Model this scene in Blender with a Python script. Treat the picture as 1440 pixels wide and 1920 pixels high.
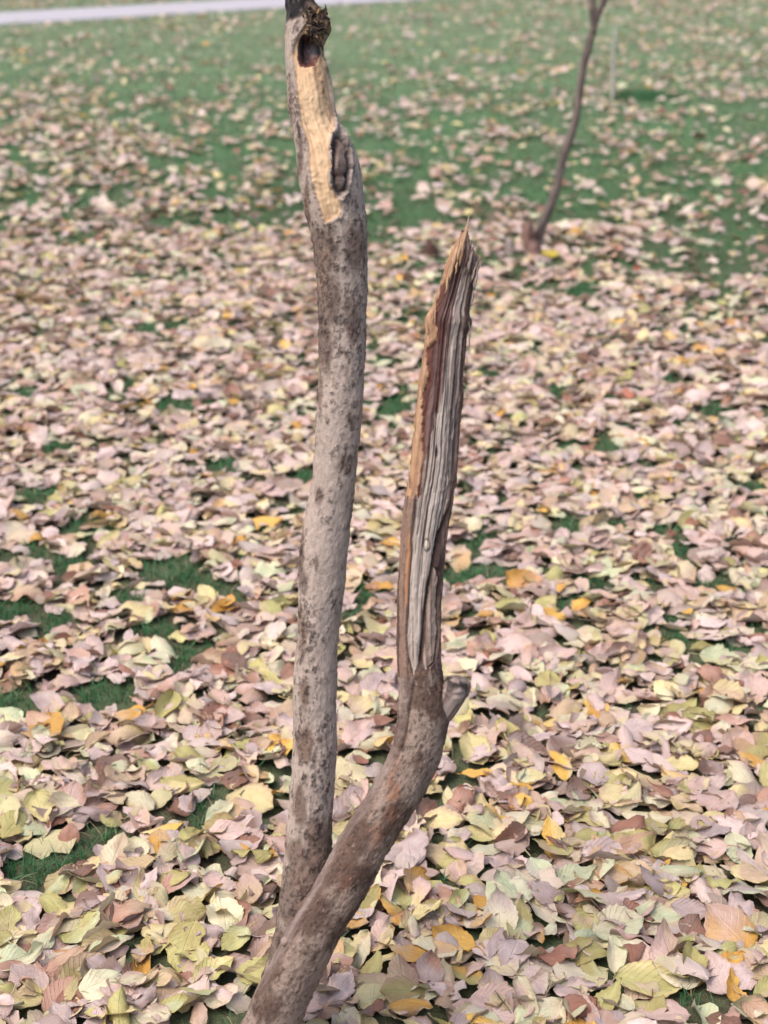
import bpy, math, random
import numpy as np

# ------------------------------------------------------------------ scene, camera, light
for o in list(bpy.data.objects):
    bpy.data.objects.remove(o)
SC = bpy.context.scene
COL = SC.collection
rng = np.random.default_rng(7)
random.seed(7)

CAM_H = 1.40
PITCH = math.radians(22.6)
FPX = 2884.0                      # focal length in pixels of the 1440 x 1920 picture
cd = bpy.data.cameras.new('camera')
cd.sensor_fit = 'VERTICAL'
cd.sensor_height = 36.0
cd.lens = FPX / 1920.0 * 36.0
cd.clip_start = 0.05
cd.clip_end = 600.0
cd.dof.use_dof = True
cd.dof.focus_distance = 2.1
cd.dof.aperture_fstop = 4.7
cam = bpy.data.objects.new('camera', cd)
cam.location = (0, 0, CAM_H)
cam.rotation_euler = (math.radians(90) - PITCH, 0, 0)
COL.objects.link(cam)
SC.camera = cam

SUN_EL, SUN_AZ = math.radians(62), math.radians(-112)
w = bpy.data.worlds.new('World')
SC.world = w
w.use_nodes = True
nt = w.node_tree
nt.nodes.clear()
sky = nt.nodes.new('ShaderNodeTexSky')
sky.sky_type = 'NISHITA'
sky.sun_disc = False
sky.sun_elevation = SUN_EL
sky.sun_rotation = SUN_AZ
sky.air_density = 1.0
sky.dust_density = 6.0
sky.ozone_density = 0.6
bg = nt.nodes.new('ShaderNodeBackground')
bg.inputs['Strength'].default_value = 0.15
wo = nt.nodes.new('ShaderNodeOutputWorld')
nt.links.new(sky.outputs[0], bg.inputs[0])
nt.links.new(bg.outputs[0], wo.inputs[0])

sl = bpy.data.lights.new('sun', 'SUN')
sl.energy = 1.0
sl.angle = math.radians(60)
sl.color = (1.0, 0.975, 0.955)
sun = bpy.data.objects.new('sun', sl)
d = (math.sin(SUN_AZ) * math.cos(SUN_EL), math.cos(SUN_AZ) * math.cos(SUN_EL), math.sin(SUN_EL))
from mathutils import Vector, Matrix, Euler
sun.rotation_euler = Vector(d).to_track_quat('Z', 'Y').to_euler()
sun.location = (0, 0, 20)
COL.objects.link(sun)

SC.view_settings.view_transform = 'Standard'
SC.view_settings.look = 'None'
SC.view_settings.gamma = 1.0
SC.view_settings.use_curve_mapping = False
SC.view_settings.exposure = 1.0
SC.render.resolution_x = 768
SC.render.resolution_y = 1024

# ------------------------------------------------------------------ helpers
CP, SP = math.cos(PITCH), math.sin(PITCH)
YH = 960 - FPX * math.tan(PITCH)

def place(px, py, zc):
    """photo position + distance along the view axis -> world point"""
    x = (px - 720) / FPX * zc
    v = (960 - py) / FPX * zc
    return np.array([x, zc * CP + v * SP, CAM_H + v * CP - zc * SP])

def ground(px, py):
    zc = CAM_H * FPX / (CP * (py - YH))
    return place(px, py, zc)

def to_photo(x, y, z=0.0):
    dz = z - CAM_H
    zc = y * CP - dz * SP
    v = y * SP + dz * CP
    return 720 + FPX * x / zc, 960 - FPX * v / zc

def srgb(r, g, b):
    c = np.array([r, g, b], float) / 255.0
    return np.where(c <= 0.04045, c / 12.92, ((c + 0.055) / 1.055) ** 2.4)

def hash2(ix, iy, seed):
    h = (ix.astype(np.int64) * 374761393 + iy.astype(np.int64) * 668265263 + seed * 2147483647) & 0xFFFFFFFF
    h = ((h ^ (h >> 13)) * 1274126177) & 0xFFFFFFFF
    return ((h ^ (h >> 16)) & 0xFFFFFF) / float(0xFFFFFF)

def vnoise(x, y, seed=0, perx=None):
    ix, iy = np.floor(x), np.floor(y)
    fx, fy = x - ix, y - iy
    fx = fx * fx * (3 - 2 * fx)
    fy = fy * fy * (3 - 2 * fy)
    ix0, ix1 = ix, ix + 1
    if perx:
        ix0, ix1 = np.mod(ix0, perx), np.mod(ix1, perx)
    a = hash2(ix0, iy, seed); b = hash2(ix1, iy, seed)
    c = hash2(ix0, iy + 1, seed); e = hash2(ix1, iy + 1, seed)
    return (a * (1 - fx) + b * fx) * (1 - fy) + (c * (1 - fx) + e * fx) * fy

def fbm(x, y, seed=0, octs=4, perx=None):
    s = 0; a = 0.5; t = 0
    for k in range(octs):
        s = s + a * vnoise(x * 2 ** k, y * 2 ** k, seed + k * 17, perx * 2 ** k if perx else None)
        t += a; a *= 0.5
    return s / t

def smooth(e0, e1, x):
    t = np.clip((x - e0) / (e1 - e0), 0, 1)
    return t * t * (3 - 2 * t)

def lerp(a, b, t):
    return a + (b - a) * t

def quad_mesh(name, verts, quads, col=None, luv=None, flat=False):
    verts = np.asarray(verts, np.float32); quads = np.asarray(quads, np.int32)
    me = bpy.data.meshes.new(name)
    me.vertices.add(len(verts))
    me.vertices.foreach_set('co', verts.ravel())
    me.loops.add(quads.size)
    me.loops.foreach_set('vertex_index', quads.ravel())
    me.polygons.add(len(quads))
    me.polygons.foreach_set('loop_start', np.arange(0, quads.size, 4, dtype=np.int32))
    me.update(calc_edges=True)
    me.polygons.foreach_set('use_smooth', np.full(len(quads), not flat))
    if col is not None:
        at = me.attributes.new('Col', 'FLOAT_COLOR', 'POINT')
        c4 = np.ones((len(verts), 4), np.float32); c4[:, :3] = col
        at.data.foreach_set('color', c4.ravel())
    if luv is not None:
        at = me.attributes.new('luv', 'FLOAT_VECTOR', 'POINT')
        at.data.foreach_set('vector', np.asarray(luv, np.float32).ravel())
    return me

def obj(name, me, mat, parent=None):
    if mat and not me.materials:
        me.materials.append(mat)
    o = bpy.data.objects.new(name, me)
    COL.objects.link(o)
    if parent:
        o.parent = parent
    return o

def tag(o, label=None, cat=None, group=None, kind=None):
    if label: o['label'] = label
    if cat: o['category'] = cat
    if group: o['group'] = group
    if kind: o['kind'] = kind
    return o

class NT:
    def __init__(s, name):
        s.m = bpy.data.materials.new(name); s.m.use_nodes = True
        s.t = s.m.node_tree; s.t.nodes.clear()
        s.out = s.n('ShaderNodeOutputMaterial')
    def n(s, typ, **kw):
        o = s.t.nodes.new(typ)
        for k, v in kw.items():
            setattr(o, k, v)
        return o
    def l(s, a, b):
        s.t.links.new(a, b)
    def math(s, op, a, b=None, clamp=False):
        o = s.n('ShaderNodeMath', operation=op); o.use_clamp = clamp
        for i, v in enumerate((a, b)):
            if v is None: continue
            if isinstance(v, (int, float)): o.inputs[i].default_value = v
            else: s.l(v, o.inputs[i])
        return o.outputs[0]
    def mix(s, fac, a, b, mode='MIX'):
        o = s.n('ShaderNodeMix', data_type='RGBA', blend_type=mode)
        for sock, v in ((o.inputs[0], fac), (o.inputs[6], a), (o.inputs[7], b)):
            if isinstance(v, (int, float)): sock.default_value = v
            elif isinstance(v, (tuple, list, np.ndarray)): sock.default_value = tuple(v)[:3] + (1,)
            else: s.l(v, sock)
        return o.outputs[2]
    def noise(s, vec, scale, detail=3, rough=.6):
        o = s.n('ShaderNodeTexNoise'); o.inputs['Scale'].default_value = scale
        o.inputs['Detail'].default_value = detail; o.inputs['Roughness'].default_value = rough
        if vec is not None: s.l(vec, o.inputs['Vector'])
        return o.outputs[0]
    def ramp(s, v, pts):
        o = s.n('ShaderNodeValToRGB'); cr = o.color_ramp
        while len(cr.elements) < len(pts): cr.elements.new(0.5)
        for e, (p, c) in zip(cr.elements, pts):
            e.position = p; e.color = tuple(c)[:3] + (1,) if not isinstance(c, (int, float)) else (c, c, c, 1)
        s.l(v, o.inputs[0])
        return o.outputs[0]

# ------------------------------------------------------------------ materials
def leaf_material():
    M = NT('dry_leaf')
    ca = M.n('ShaderNodeAttribute', attribute_name='Col')
    la = M.n('ShaderNodeAttribute', attribute_name='luv')
    sep = M.n('ShaderNodeSeparateXYZ'); M.l(la.outputs['Vector'], sep.inputs[0])
    u, v, r = sep.outputs
    a = M.math('ABSOLUTE', u)
    mid = M.math('SUBTRACT', 1.0, M.math('DIVIDE', a, 0.055), clamp=True)
    ph = M.math('SUBTRACT', M.math('MULTIPLY', v, 9.0), M.math('MULTIPLY', a, 2.6))
    fr = M.math('ABSOLUTE', M.math('SUBTRACT', M.math('FRACT', ph), 0.5))
    lat = M.math('SUBTRACT', 1.0, M.math('DIVIDE', fr, 0.11), clamp=True)
    lat = M.math('MULTIPLY', lat, 0.55)
    vein = M.math('MAXIMUM', mid, lat)
    geo = M.n('ShaderNodeNewGeometry')
    tc = M.n('ShaderNodeTexCoord')
    comb = M.n('ShaderNodeCombineXYZ')
    M.l(M.math('MULTIPLY', u, 0.6), comb.inputs[0]); M.l(v, comb.inputs[1]); M.l(M.math('MULTIPLY', r, 37.0), comb.inputs[2])
    n1 = M.noise(comb.outputs[0], 5.0, 5, .65)
    n2 = M.noise(comb.outputs[0], 26.0, 3, .7)
    c = ca.outputs['Color']
    c = M.mix(M.ramp(n1, [(0.35, 0.0), (0.7, 0.55)]), c, M.mix(1.0, c, (0.72, 0.60, 0.53), 'MULTIPLY'))
    c = M.mix(M.ramp(n2, [(0.60, 0.0), (0.72, 0.7)]), c, M.mix(1.0, c, (0.45, 0.33, 0.27), 'MULTIPLY'))
    rim = M.math('MULTIPLY', M.math('MULTIPLY', M.math('SUBTRACT', M.math('ADD', a, M.math('MULTIPLY', n1, .35)), 0.98), 5.0, clamp=True), M.math('GREATER_THAN', M.math('FRACT', M.math('MULTIPLY', r, 7.3)), .45))
    c = M.mix(M.math('MULTIPLY', rim, .55), c, M.mix(1.0, c, (0.62, 0.46, 0.34), 'MULTIPLY'))
    back = M.mix(0.45, c, (0.50, 0.43, 0.36))
    c = M.mix(M.math('MULTIPLY', geo.outputs['Backfacing'], 0.75), c, back)
    c = M.mix(M.math('MULTIPLY', vein, 0.32), c, M.mix(1.0, c, (1.22, 1.18, 1.08), 'MULTIPLY'))
    bp = M.n('ShaderNodeBump'); bp.inputs['Strength'].default_value = 0.7; bp.inputs['Distance'].default_value = 0.0024
    hh = M.math('ADD', M.math('MULTIPLY', vein, -0.5), M.math('MULTIPLY', n1, 1.4))
    hh = M.math('ADD', hh, M.math('MULTIPLY', n2, 0.35))
    corr = M.math('MULTIPLY', M.math('SINE', M.math('MULTIPLY', ph, 6.2832)), M.math('MULTIPLY', a, 0.16))
    hh = M.math('ADD', hh, corr)
    M.l(hh, bp.inputs['Height'])
    p = M.n('ShaderNodeBsdfPrincipled')
    M.l(c, p.inputs['Base Color']); p.inputs['Roughness'].default_value = 0.50
    p.inputs['Specular IOR Level'].default_value = 0.42
    M.l(bp.outputs[0], p.inputs['Normal'])
    tr = M.n('ShaderNodeBsdfTranslucent'); M.l(M.mix(1.0, c, (1.0, 0.90, 0.74), 'MULTIPLY'), tr.inputs['Color'])
    ms = M.n('ShaderNodeMixShader'); ms.inputs[0].default_value = 0.20
    M.l(p.outputs[0], ms.inputs[1]); M.l(tr.outputs[0], ms.inputs[2]); M.l(ms.outputs[0], M.out.inputs[0])
    return M.m

def grass_material():
    M = NT('grass_blade')
    ca = M.n('ShaderNodeAttribute', attribute_name='Col')
    p = M.n('ShaderNodeBsdfPrincipled'); M.l(ca.outputs['Color'], p.inputs['Base Color'])
    p.inputs['Roughness'].default_value = 0.55; p.inputs['Specular IOR Level'].default_value = 0.25
    tr = M.n('ShaderNodeBsdfTranslucent'); M.l(ca.outputs['Color'], tr.inputs['Color'])
    ms = M.n('ShaderNodeMixShader'); ms.inputs[0].default_value = 0.25
    M.l(p.outputs[0], ms.inputs[1]); M.l(tr.outputs[0], ms.inputs[2]); M.l(ms.outputs[0], M.out.inputs[0])
    return M.m

def ground_material():
    M = NT('lawn_soil')
    tc = M.n('ShaderNodeTexCoord')
    v = tc.outputs['Object']
    n1 = M.noise(v, 1.6, 4); n2 = M.noise(v, 60, 4, .7); n3 = M.noise(v, 14, 3)
    soil = M.mix(n2, (0.035, 0.028, 0.020), (0.115, 0.085, 0.062))
    grs = M.mix(n3, (0.036, 0.100, 0.040), (0.085, 0.175, 0.075))
    sx = M.n('ShaderNodeSeparateXYZ'); M.l(v, sx.inputs[0])
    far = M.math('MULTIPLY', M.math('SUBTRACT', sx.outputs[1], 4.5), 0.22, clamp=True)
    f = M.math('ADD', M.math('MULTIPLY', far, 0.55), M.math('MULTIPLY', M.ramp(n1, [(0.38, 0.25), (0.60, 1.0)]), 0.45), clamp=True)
    faded = M.math('MULTIPLY', M.math('SUBTRACT', sx.outputs[1], 7.0), 0.11, clamp=True)
    grs = M.mix(M.math('MULTIPLY', faded, 0.8), grs, (0.19, 0.245, 0.15))  # distance haze painted into the turf: the green pales further off
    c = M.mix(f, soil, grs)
    bp = M.n('ShaderNodeBump'); bp.inputs['Strength'].default_value = 0.8; bp.inputs['Distance'].default_value = 0.02
    M.l(n2, bp.inputs['Height'])
    p = M.n('ShaderNodeBsdfPrincipled'); M.l(c, p.inputs['Base Color']); p.inputs['Roughness'].default_value = 0.95
    p.inputs['Specular IOR Level'].default_value = 0.1
    M.l(bp.outputs[0], p.inputs['Normal']); M.l(p.outputs[0], M.out.inputs[0])
    return M.m

def path_material():
    M = NT('concrete_path')
    tc = M.n('ShaderNodeTexCoord')
    n1 = M.noise(tc.outputs['Object'], 1.3, 4); n2 = M.noise(tc.outputs['Object'], 45, 3)
    c = M.mix(n1, (0.25, 0.24, 0.265), (0.31, 0.295, 0.325))
    c = M.mix(M.math('MULTIPLY', n2, 0.25), c, (0.30, 0.28, 0.29))
    p = M.n('ShaderNodeBsdfPrincipled'); M.l(c, p.inputs['Base Color']); p.inputs['Roughness'].default_value = 0.85
    M.l(p.outputs[0], M.out.inputs[0])
    return M.m

def surface_material(name, rough, spec, scale, stretch, strength, dist, speck=0.3, coat=0.0):
    """colour comes from the stem's own zones; grain and relief from noise that follows the stem"""
    M = NT(name)
    ca = M.n('ShaderNodeAttribute', attribute_name='Col')
    la = M.n('ShaderNodeAttribute', attribute_name='luv')
    mp = M.n('ShaderNodeMapping'); M.l(la.outputs['Vector'], mp.inputs['Vector'])
    mp.inputs['Scale'].default_value = (1.0, stretch, 1.0)
    n1 = M.noise(mp.outputs[0], scale, 4, .65)
    n2 = M.noise(mp.outputs[0], scale * 3.1, 3, .65)
    c = ca.outputs['Color']
    c = M.mix(M.ramp(n1, [(0.36, speck), (0.60, 0.0)]), c, M.mix(1.0, c, (0.48, 0.43, 0.40), 'MULTIPLY'))
    c = M.mix(M.ramp(n2, [(0.50, 0.0), (0.74, speck)]), c, M.mix(1.0, c, (1.35, 1.30, 1.26), 'MULTIPLY'))
    bp = M.n('ShaderNodeBump'); bp.inputs['Strength'].default_value = strength; bp.inputs['Distance'].default_value = dist
    M.l(M.math('ADD', n1, M.math('MULTIPLY', n2, 0.5)), bp.inputs['Height'])
    p = M.n('ShaderNodeBsdfPrincipled'); M.l(c, p.inputs['Base Color']); p.inputs['Roughness'].default_value = rough
    p.inputs['Specular IOR Level'].default_value = spec
    p.inputs['Coat Weight'].default_value = coat; p.inputs['Coat Roughness'].default_value = 0.18
    M.l(bp.outputs[0], p.inputs['Normal']); M.l(p.outputs[0], M.out.inputs[0])
    return M.m

MAT_LEAF = leaf_material()
MAT_GRASS = grass_material()
MAT_BARK = surface_material('bark', 0.85, 0.2, 230, 0.55, 0.9, 0.0022, 0.38)
MAT_WOOD = surface_material('bare_wood', 0.66, 0.25, 420, 0.045, 0.7, 0.0010, 0.38)
MAT_SAP = surface_material('dark_sap', 0.48, 0.35, 200, 0.3, 0.6, 0.001, 0.35, coat=0.08)
MAT_HEART = surface_material('heartwood', 0.6, 0.25, 420, 0.045, 0.6, 0.0008, 0.35)

# ------------------------------------------------------------------ ground, path
def ground_h(x, y):
    """gentle unevenness of the lawn"""
    return 0.018 * (fbm(x * 0.9 + 50, y * 0.9, 3, 2) - 0.5) * smooth(2.5, 5.0, y)

MOUND = ground(1050, 470)
def mound(x, y):
    dx = (x - MOUND[0]) / 0.42; dy = (y - MOUND[1]) / 0.34
    return 0.055 * np.exp(-(dx * dx + dy * dy))

def terrain(x, y):
    return ground_h(x, y) + mound(x, y)

def make_ground():
    xs = np.unique(np.concatenate([np.linspace(-150, -8, 12), np.linspace(-8, 8, 161), np.linspace(8, 150, 12)]))
    ys = np.unique(np.concatenate([np.linspace(-60, 0, 8), np.linspace(0, 26, 241), np.linspace(26, 300, 20)]))
    X, Y = np.meshgrid(xs, ys)
    Z = terrain(X, Y) * (np.abs(X) < 7.9)
    V = np.stack([X, Y, Z], -1).reshape(-1, 3)
    ny, nx = X.shape
    i = np.arange(ny - 1)[:, None] * nx + np.arange(nx - 1)[None]
    Q = np.stack([i, i + 1, i + nx + 1, i + nx], -1).reshape(-1, 4)
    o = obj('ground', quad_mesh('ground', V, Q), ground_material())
    tag(o, 'dark soil and thin green turf of the lawn', kind='structure')
make_ground()

PA, PB = ground(0, 48), ground(545, 15)          # near edge of the path
PDIR = (PB - PA)[:2] / np.linalg.norm((PB - PA)[:2])
PNOR = np.array([-PDIR[1], PDIR[0]])
PATH_W = 1.25
def path_dist(x, y):
    return (x - PA[0]) * PNOR[0] + (y - PA[1]) * PNOR[1]

def make_path():
    n = 120
    t = np.linspace(-45, 60, n)
    wob = 0.02 * (vnoise(t * 1.3, t * 0, 5) - .5)
    V = []; 
    for off, z in ((-0.02, -0.05), (0.0, 0.012), (0.03, 0.018), (PATH_W - 0.03, 0.018), (PATH_W, 0.012), (PATH_W + 0.02, -0.05)):
        P = PA[:2] + np.outer(t, PDIR) + np.outer(off + wob, PNOR)
        V.append(np.column_stack([P, np.full(n, z)]))
    V = np.concatenate(V)
    Q = []
    for k in range(5):
        a = k * n + np.arange(n - 1)
        Q.append(np.stack([a, a + 1, a + n + 1, a + n], -1))
    o = obj('path', quad_mesh('path', V, np.concatenate(Q), flat=True), path_material())
    tag(o, 'pale grey concrete path crossing behind the lawn', kind='structure')
make_path()

# ------------------------------------------------------------------ stems
def resample(rows, n):
    rows = np.array(sorted(rows), float)
    y = np.linspace(rows[0, 0], rows[-1, 0], n)
    out = [y]
    for k in range(1, rows.shape[1]):
        v = np.interp(y, rows[:, 0], rows[:, k])
        out.append(v)
    return np.array(out)

def gsmooth(a, k):
    ker = np.hanning(2 * k + 3)[1:-1]; ker /= ker.sum()
    p = np.pad(a, (k, k), mode='reflect', reflect_type='odd')
    return np.convolve(p, ker, 'valid')

class Stem:
    """a tube laid along a traced centre line; q = angle / 90 deg (0 faces the lawn's near side), row = height index"""
    def __init__(s, rows, depth, n, nt_, sm=10):
        y, xl, xr = resample(rows, n)
        xl, xr = gsmooth(xl, sm), gsmooth(xr, sm)
        s.y, s.xc, s.hw = y, (xl + xr) / 2, (xr - xl) / 2
        dy = np.array(sorted(depth)); zc = gsmooth(np.interp(y, dy[:, 0], dy[:, 1]), 40)
        C = np.array([place(a, b, c) for a, b, c in zip(s.xc, y, zc)])
        xs = gsmooth(s.xc, 20)
        slope = np.gradient(xs, y)
        s.r = s.hw * zc / FPX / np.sqrt(1 + slope ** 2)
        T = np.gradient(np.stack([gsmooth(C[:, k], 20) for k in range(3)], -1), axis=0)
        T = -T / np.linalg.norm(T, axis=1)[:, None]                 # pointing up the stem
        F = np.array([0, -CP, SP])[None] - T * (T @ np.array([0, -CP, SP]))[:, None]
        F /= np.linalg.norm(F, axis=1)[:, None]
        R = np.cross(T, -F)
        R *= np.sign(R[:, :1])
        s.C, s.F, s.R, s.T, s.n, s.m = C, F, R, T, n, nt_
        s.th = np.linspace(-math.pi, math.pi, nt_, endpoint=False)
        s.Q = np.broadcast_to(s.th / (math.pi / 2), (n, nt_))
        s.Y = np.broadcast_to(y[:, None], (n, nt_))
        s.arc = np.concatenate([[0], np.cumsum(np.linalg.norm(np.diff(C, axis=0), axis=1))])
        s.S = np.broadcast_to(s.arc[:, None], (n, nt_))             # metres along
        s.U = s.th[None] * np.mean(s.r)                             # metres around
        s.U = np.broadcast_to(s.U, (n, nt_))
        s.disp = np.zeros((n, nt_)); s.col = np.zeros((n, nt_, 3)); s.zone = np.zeros((n, nt_), int)
        s.flat = np.zeros((n, nt_))                                 # flattening towards the axis plane
        s.W = np.where(np.abs(s.Q) <= 1, np.sin(s.th)[None], np.sign(s.Q) * (1 + (np.abs(s.Q) - 1)))
        s.X = s.xc[:, None] + s.W * s.hw[:, None]                   # traced x across the near face
    def per(s, freq_u, freq_s, seed, octs=4):
        """noise periodic round the stem: freq_u cells round, freq_s cells per metre"""
        f = int(round(freq_u))
        return fbm((s.th[None] / (2 * math.pi) + 0.5) * f + 0 * s.S, s.S * freq_s, seed, octs, f)
    def poly(s, pts):
        P = np.array(pts, float); inside = np.zeros(s.X.shape, bool)
        x, y = s.X, s.Y
        j = len(P) - 1
        for i in range(len(P)):
            xi, yi, xj, yj = P[i, 0], P[i, 1], P[j, 0], P[j, 1]
            if yi != yj:
                c = ((yi > y) != (yj > y)) & (x < (xj - xi) * (y - yi) / (yj - yi) + xi)
                inside ^= c
            j = i
        return inside & (np.abs(s.Q) < 1.35)
    def blob(s, x, y, rx, ry):
        d2 = ((s.X - x) / rx) ** 2 + ((s.Y - y) / ry) ** 2
        return np.exp(-d2) * (np.abs(s.Q) < 1.4)
    def blur(s, m, k):
        a = m.astype(float)
        for _ in range(2):
            acc = np.zeros_like(a)
            for d_ in range(-k, k + 1):
                acc += np.roll(a, d_, 1)
            a = acc / (2 * k + 1)
            p = np.pad(a, ((k, k), (0, 0)), mode='edge'); acc = np.zeros_like(a)
            for d_ in range(2 * k + 1):
                acc += p[d_:d_ + a.shape[0]]
            a = acc / (2 * k + 1)
        return a
    def verts(s):
        rr = s.r[:, None] + s.disp
        cf = np.cos(s.th)[None] * (1 - s.flat)
        return s.C[:, None] + (rr * np.sin(s.th)[None])[..., None] * s.R[:, None] + (rr * cf)[..., None] * s.F[:, None]
    def build(s, parts, parent):
        """parts: {zone: (name, material)}; each zone becomes a mesh of its own"""
        V = s.verts().reshape(-1, 3); C = s.col.reshape(-1, 3)
        L = np.stack([s.U, s.S, s.Q * 0 + 0.1], -1).reshape(-1, 3)
        i = np.arange(s.n - 1)[:, None] * s.m + np.arange(s.m)[None]
        jn = np.arange(s.n - 1)[:, None] * s.m + (np.arange(s.m)[None] + 1) % s.m
        Q = np.stack([i, jn, jn + s.m, i + s.m], -1)[:, :, ::-1]
        zq = s.zone[:-1]
        out = {}
        for z, (name, mat, label) in parts.items():
            q = Q[zq == z].reshape(-1, 4)
            if not len(q): continue
            u, inv = np.unique(q, return_inverse=True)
            o = obj(name, quad_mesh(name, V[u], inv.reshape(-1, 4), C[u], L[u]), mat, parent)
            if label: o['label'] = label
            out[z] = o
        return out

def spots(st, count, seed, dens, rmin, rmax, dark, lift):
    """corky ring-shaped warts on the bark, drawn as colour and relief on the stem's grid"""
    r_ = np.random.default_rng(seed)
    ds = np.mean(np.diff(st.arc)); 
    for _ in range(count):
        i = r_.integers(0, st.n); j = r_.integers(0, st.m)
        if r_.random() > dens[i, j]: continue
        rad = r_.uniform(rmin, rmax); el = r_.uniform(1.0, 2.0)
        du = 2 * math.pi * st.r[i] / st.m
        ki, kj = int(rad * el / ds) + 2, int(rad / du) + 2
        ii = np.arange(max(0, i - ki), min(st.n, i + ki + 1)); jj = np.arange(j - kj, j + kj + 1)
        A, B = np.meshgrid((ii - i) * ds / el, (jj - j) * du, indexing='ij')
        wob = 1 + 0.35 * np.sin(np.arctan2(A, B) * r_.integers(2, 4) + r_.uniform(0, 6))
        e = np.sqrt(A ** 2 + B ** 2) / (rad * wob)
        ring = np.exp(-((e - 0.75) / 0.26) ** 2) * r_.uniform(0.55, 1.0) * smooth(-.5, .3, np.cos(np.arctan2(A, B) - r_.uniform(0, 6.28)) + r_.uniform(0, .9))
        core = np.exp(-(e / 0.55) ** 2)
        ix = np.ix_(ii, jj % st.m)
        k = np.clip(ring * 0.85 + core * r_.uniform(-0.1, 0.5), 0, 0.9)[..., None]
        st.col[ix] = st.col[ix] * (1 - k) + dark * k
        st.disp[ix] += lift * (ring + 0.4 * core)

tree = bpy.data.objects.new('broken_tree', None)
COL.objects.link(tree)
BASE = ground(462, 1990)
tree.location = BASE
tag(tree, 'damaged two-stemmed tree trunk with stripped bark and a snapped leaning stem', 'tree')
bpy.context.view_layer.update()

def under(o, parent):
    """parent keeping the world place"""
    o.parent = parent
    o.matrix_parent_inverse = Matrix.Translation(-Vector(parent.location))

TAUPE = srgb(157, 143, 134); BROWN = srgb(82, 66, 59); DARK = srgb(50, 40, 37); RUST = srgb(118, 90, 74)
GREYW = srgb(162, 150, 142); FRESH = srgb(194, 166, 133); REDD = srgb(72, 46, 42); PALE = srgb(164, 150, 144)

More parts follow.
